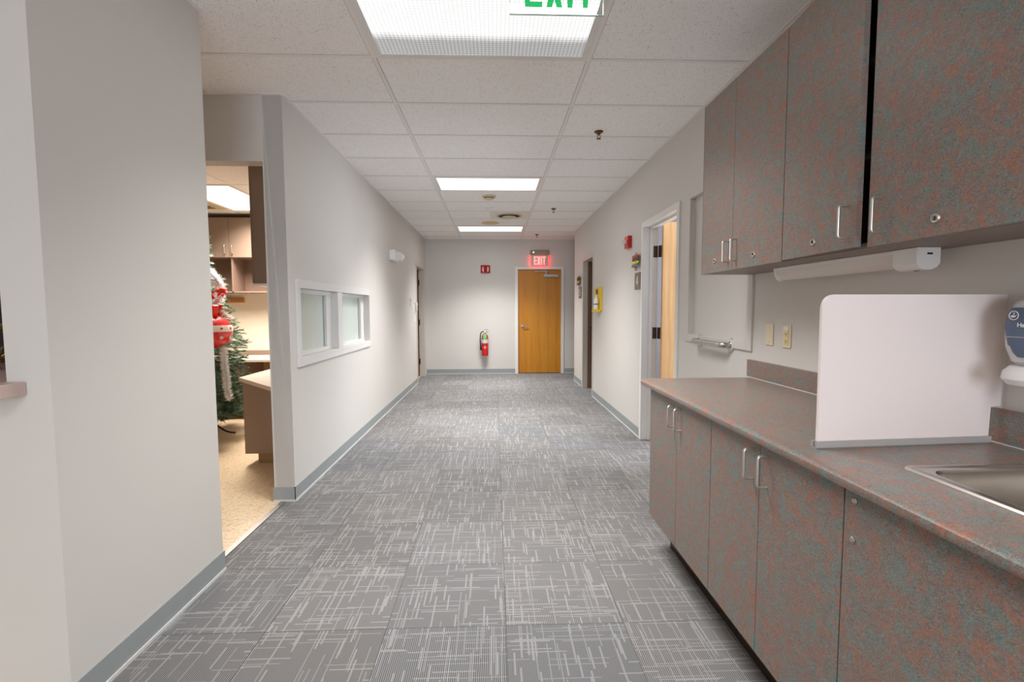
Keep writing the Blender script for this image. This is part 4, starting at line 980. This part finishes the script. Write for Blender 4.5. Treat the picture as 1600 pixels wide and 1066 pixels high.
# large red ornament with white band
oc = Vector((-2.753, 4.80, 1.127)); orr = 0.168
t = thing('ball_ornament', tuple(oc), 'large red glitter ball ornament with white snowflake band on the tree', 'ornament')
m, tt, b = new_mat('red_glitter'); N = G(tt); p = N.coord()
N.link(N.ramp(N.noise(p, 190, 2, 0.7), [(0.35, lin((120, 6, 12))), (0.5, lin((196, 16, 26))), (0.66, lin((255, 96, 96)))]), b.inputs['Base Color']); b.inputs['Roughness'].default_value = 0.25
sph = [(orr*math.sin(PI*k/24), -orr*0.95*math.cos(PI*k/24)) for k in range(25)]
obj('ball', bm_lathe(B(), sph, oc, n=40), m, t, True)
bnd = [(math.sqrt(orr**2-(h/0.95)**2)+0.003, h) for h in (0.0, 0.02, 0.045, 0.062)]
obj('band', bm_lathe(B(), bnd, oc, n=40), plain('white_band', (236, 226, 220), 0.5), t, True, label='white band with red dots')
bmS = B(); bmD = B()
for k in range(10):
    a = k*2*PI/10; c, s = math.cos(a), math.sin(a)
    pz = oc+Vector((c*(orr*0.985), s*(orr*0.985), 0.031)); bm_lathe(bmD, [(0, 0), (0.011, 0), (0.011, 0.006), (0, 0.008)], pz, (c, s, 0), 8)
    h = -0.055; rr_ = math.sqrt(orr**2-(h/0.95)**2); pz = oc+Vector((c*rr_, s*rr_, h)); nrm = Vector((c, s, -0.35)).normalized(); e1 = Vector((-s, c, 0)); e2 = nrm.cross(e1)
    for j in range(3):
        dd = (e1*math.cos(j*PI/3)+e2*math.sin(j*PI/3))*0.021; ww = nrm.cross(dd).normalized()*0.003
        vs = [bmS.verts.new(pz+nrm*0.003+x_) for x_ in (dd+ww, dd-ww, -dd-ww, -dd+ww)]; bmS.faces.new(vs)
obj('red_dots', bmD, M_red, t); obj('snowflakes', bmS, M_white, t, label='white snowflakes on the lower half')
bm = B(); topc = oc+Vector((0, 0, orr*0.95))
for k in range(6):
    a = k*PI/3+0.3; d = Vector((math.cos(a), math.sin(a), 0.4 if k % 2 else 0.15)); s_ = Vector((-math.sin(a), math.cos(a), 0))
    loop = [topc + d*0.13*math.sin(PI*i/8)*(0.75+0.25*math.cos(PI*i/8)) + Vector((0, 0, 0.055*math.sin(2*PI*i/8)+0.01)) for i in range(9)]
    prev = None
    for q in loop:
        cur = (bm.verts.new(q-s_*0.022), bm.verts.new(q+s_*0.022))
        if prev: bm.faces.new((prev[0], prev[1], cur[1], cur[0]))
        prev = cur
obj('ribbon_bow', bm, plain('red_ribbon', (226, 40, 28), 0.3), t, True, label='shiny red ribbon bow')
obj('hanging_loop', bm_tube(B(), [topc, topc+Vector((-0.02, 0.02, 0.09)), topc+Vector((-0.05, 0.05, 0.13))], 0.004, 6), plain('red_cord', (200, 40, 30), 0.5), t)
# red flowers
for (c0, s1, lab) in ((Vector((-2.816, 4.82, 1.48)), 0.085, 'red fabric poinsettia low in the tinsel on the tree'), (Vector((-2.70, 4.86, 1.515)), 0.06, 'smaller red poinsettia on the right of the tinsel')):
    nrm = (c0-Vector((TX-0.1, TY+0.3, c0.z-0.15))).normalized(); e1 = nrm.cross(Vector((0, 0, 1))).normalized(); e2 = e1.cross(nrm)
    bm = B()
    for k in range(7):
        a = k*2*PI/7; d = e1*math.cos(a)+e2*math.sin(a); w = nrm.cross(d)
        v = [bm.verts.new(c0+x_) for x_ in (nrm*0.012, d*s1*0.5+w*s1*0.28+nrm*0.03, d*s1+nrm*0.012, d*s1*0.5-w*s1*0.28+nrm*0.03)]; bm.faces.new(v)
    t = thing('poinsettia', tuple(c0), lab, 'ornament')
    obj('petals', bm, plain('poinsettia_red', (214, 24, 20), 0.5), t)
    obj('flower_centre', bm_lathe(B(), [(0, 0.01), (0.012, 0.014), (0.01, 0.026), (0, 0.03)], c0, nrm, 10), M_gold, t, True)
t = tag(obj('leaf_ornament', bm_lathe(B(), [(0, 0), (0.025, 0.012), (0.03, 0.03), (0, 0.05)], (-2.852, 4.84, 1.60), n=14), plain('bright_green', (40, 170, 80), 0.4), None, True), 'small bright green bauble in the tinsel at the tree top', 'ornament')
# gold tinsel inside the reception opening
tinsel('tinsel_garland', [(-1.92, 1.88, 1.165), (-1.87, 1.87, 1.155)], 0.045, 6000, M_gold, 'gold tinsel clump on the reception ledge at the left edge')
tinsel('tinsel_garland', [(-1.92, 1.88, 1.27), (-1.87, 1.87, 1.265)], 0.04, 6000, M_gold, 'upper gold tinsel clump inside the reception opening')
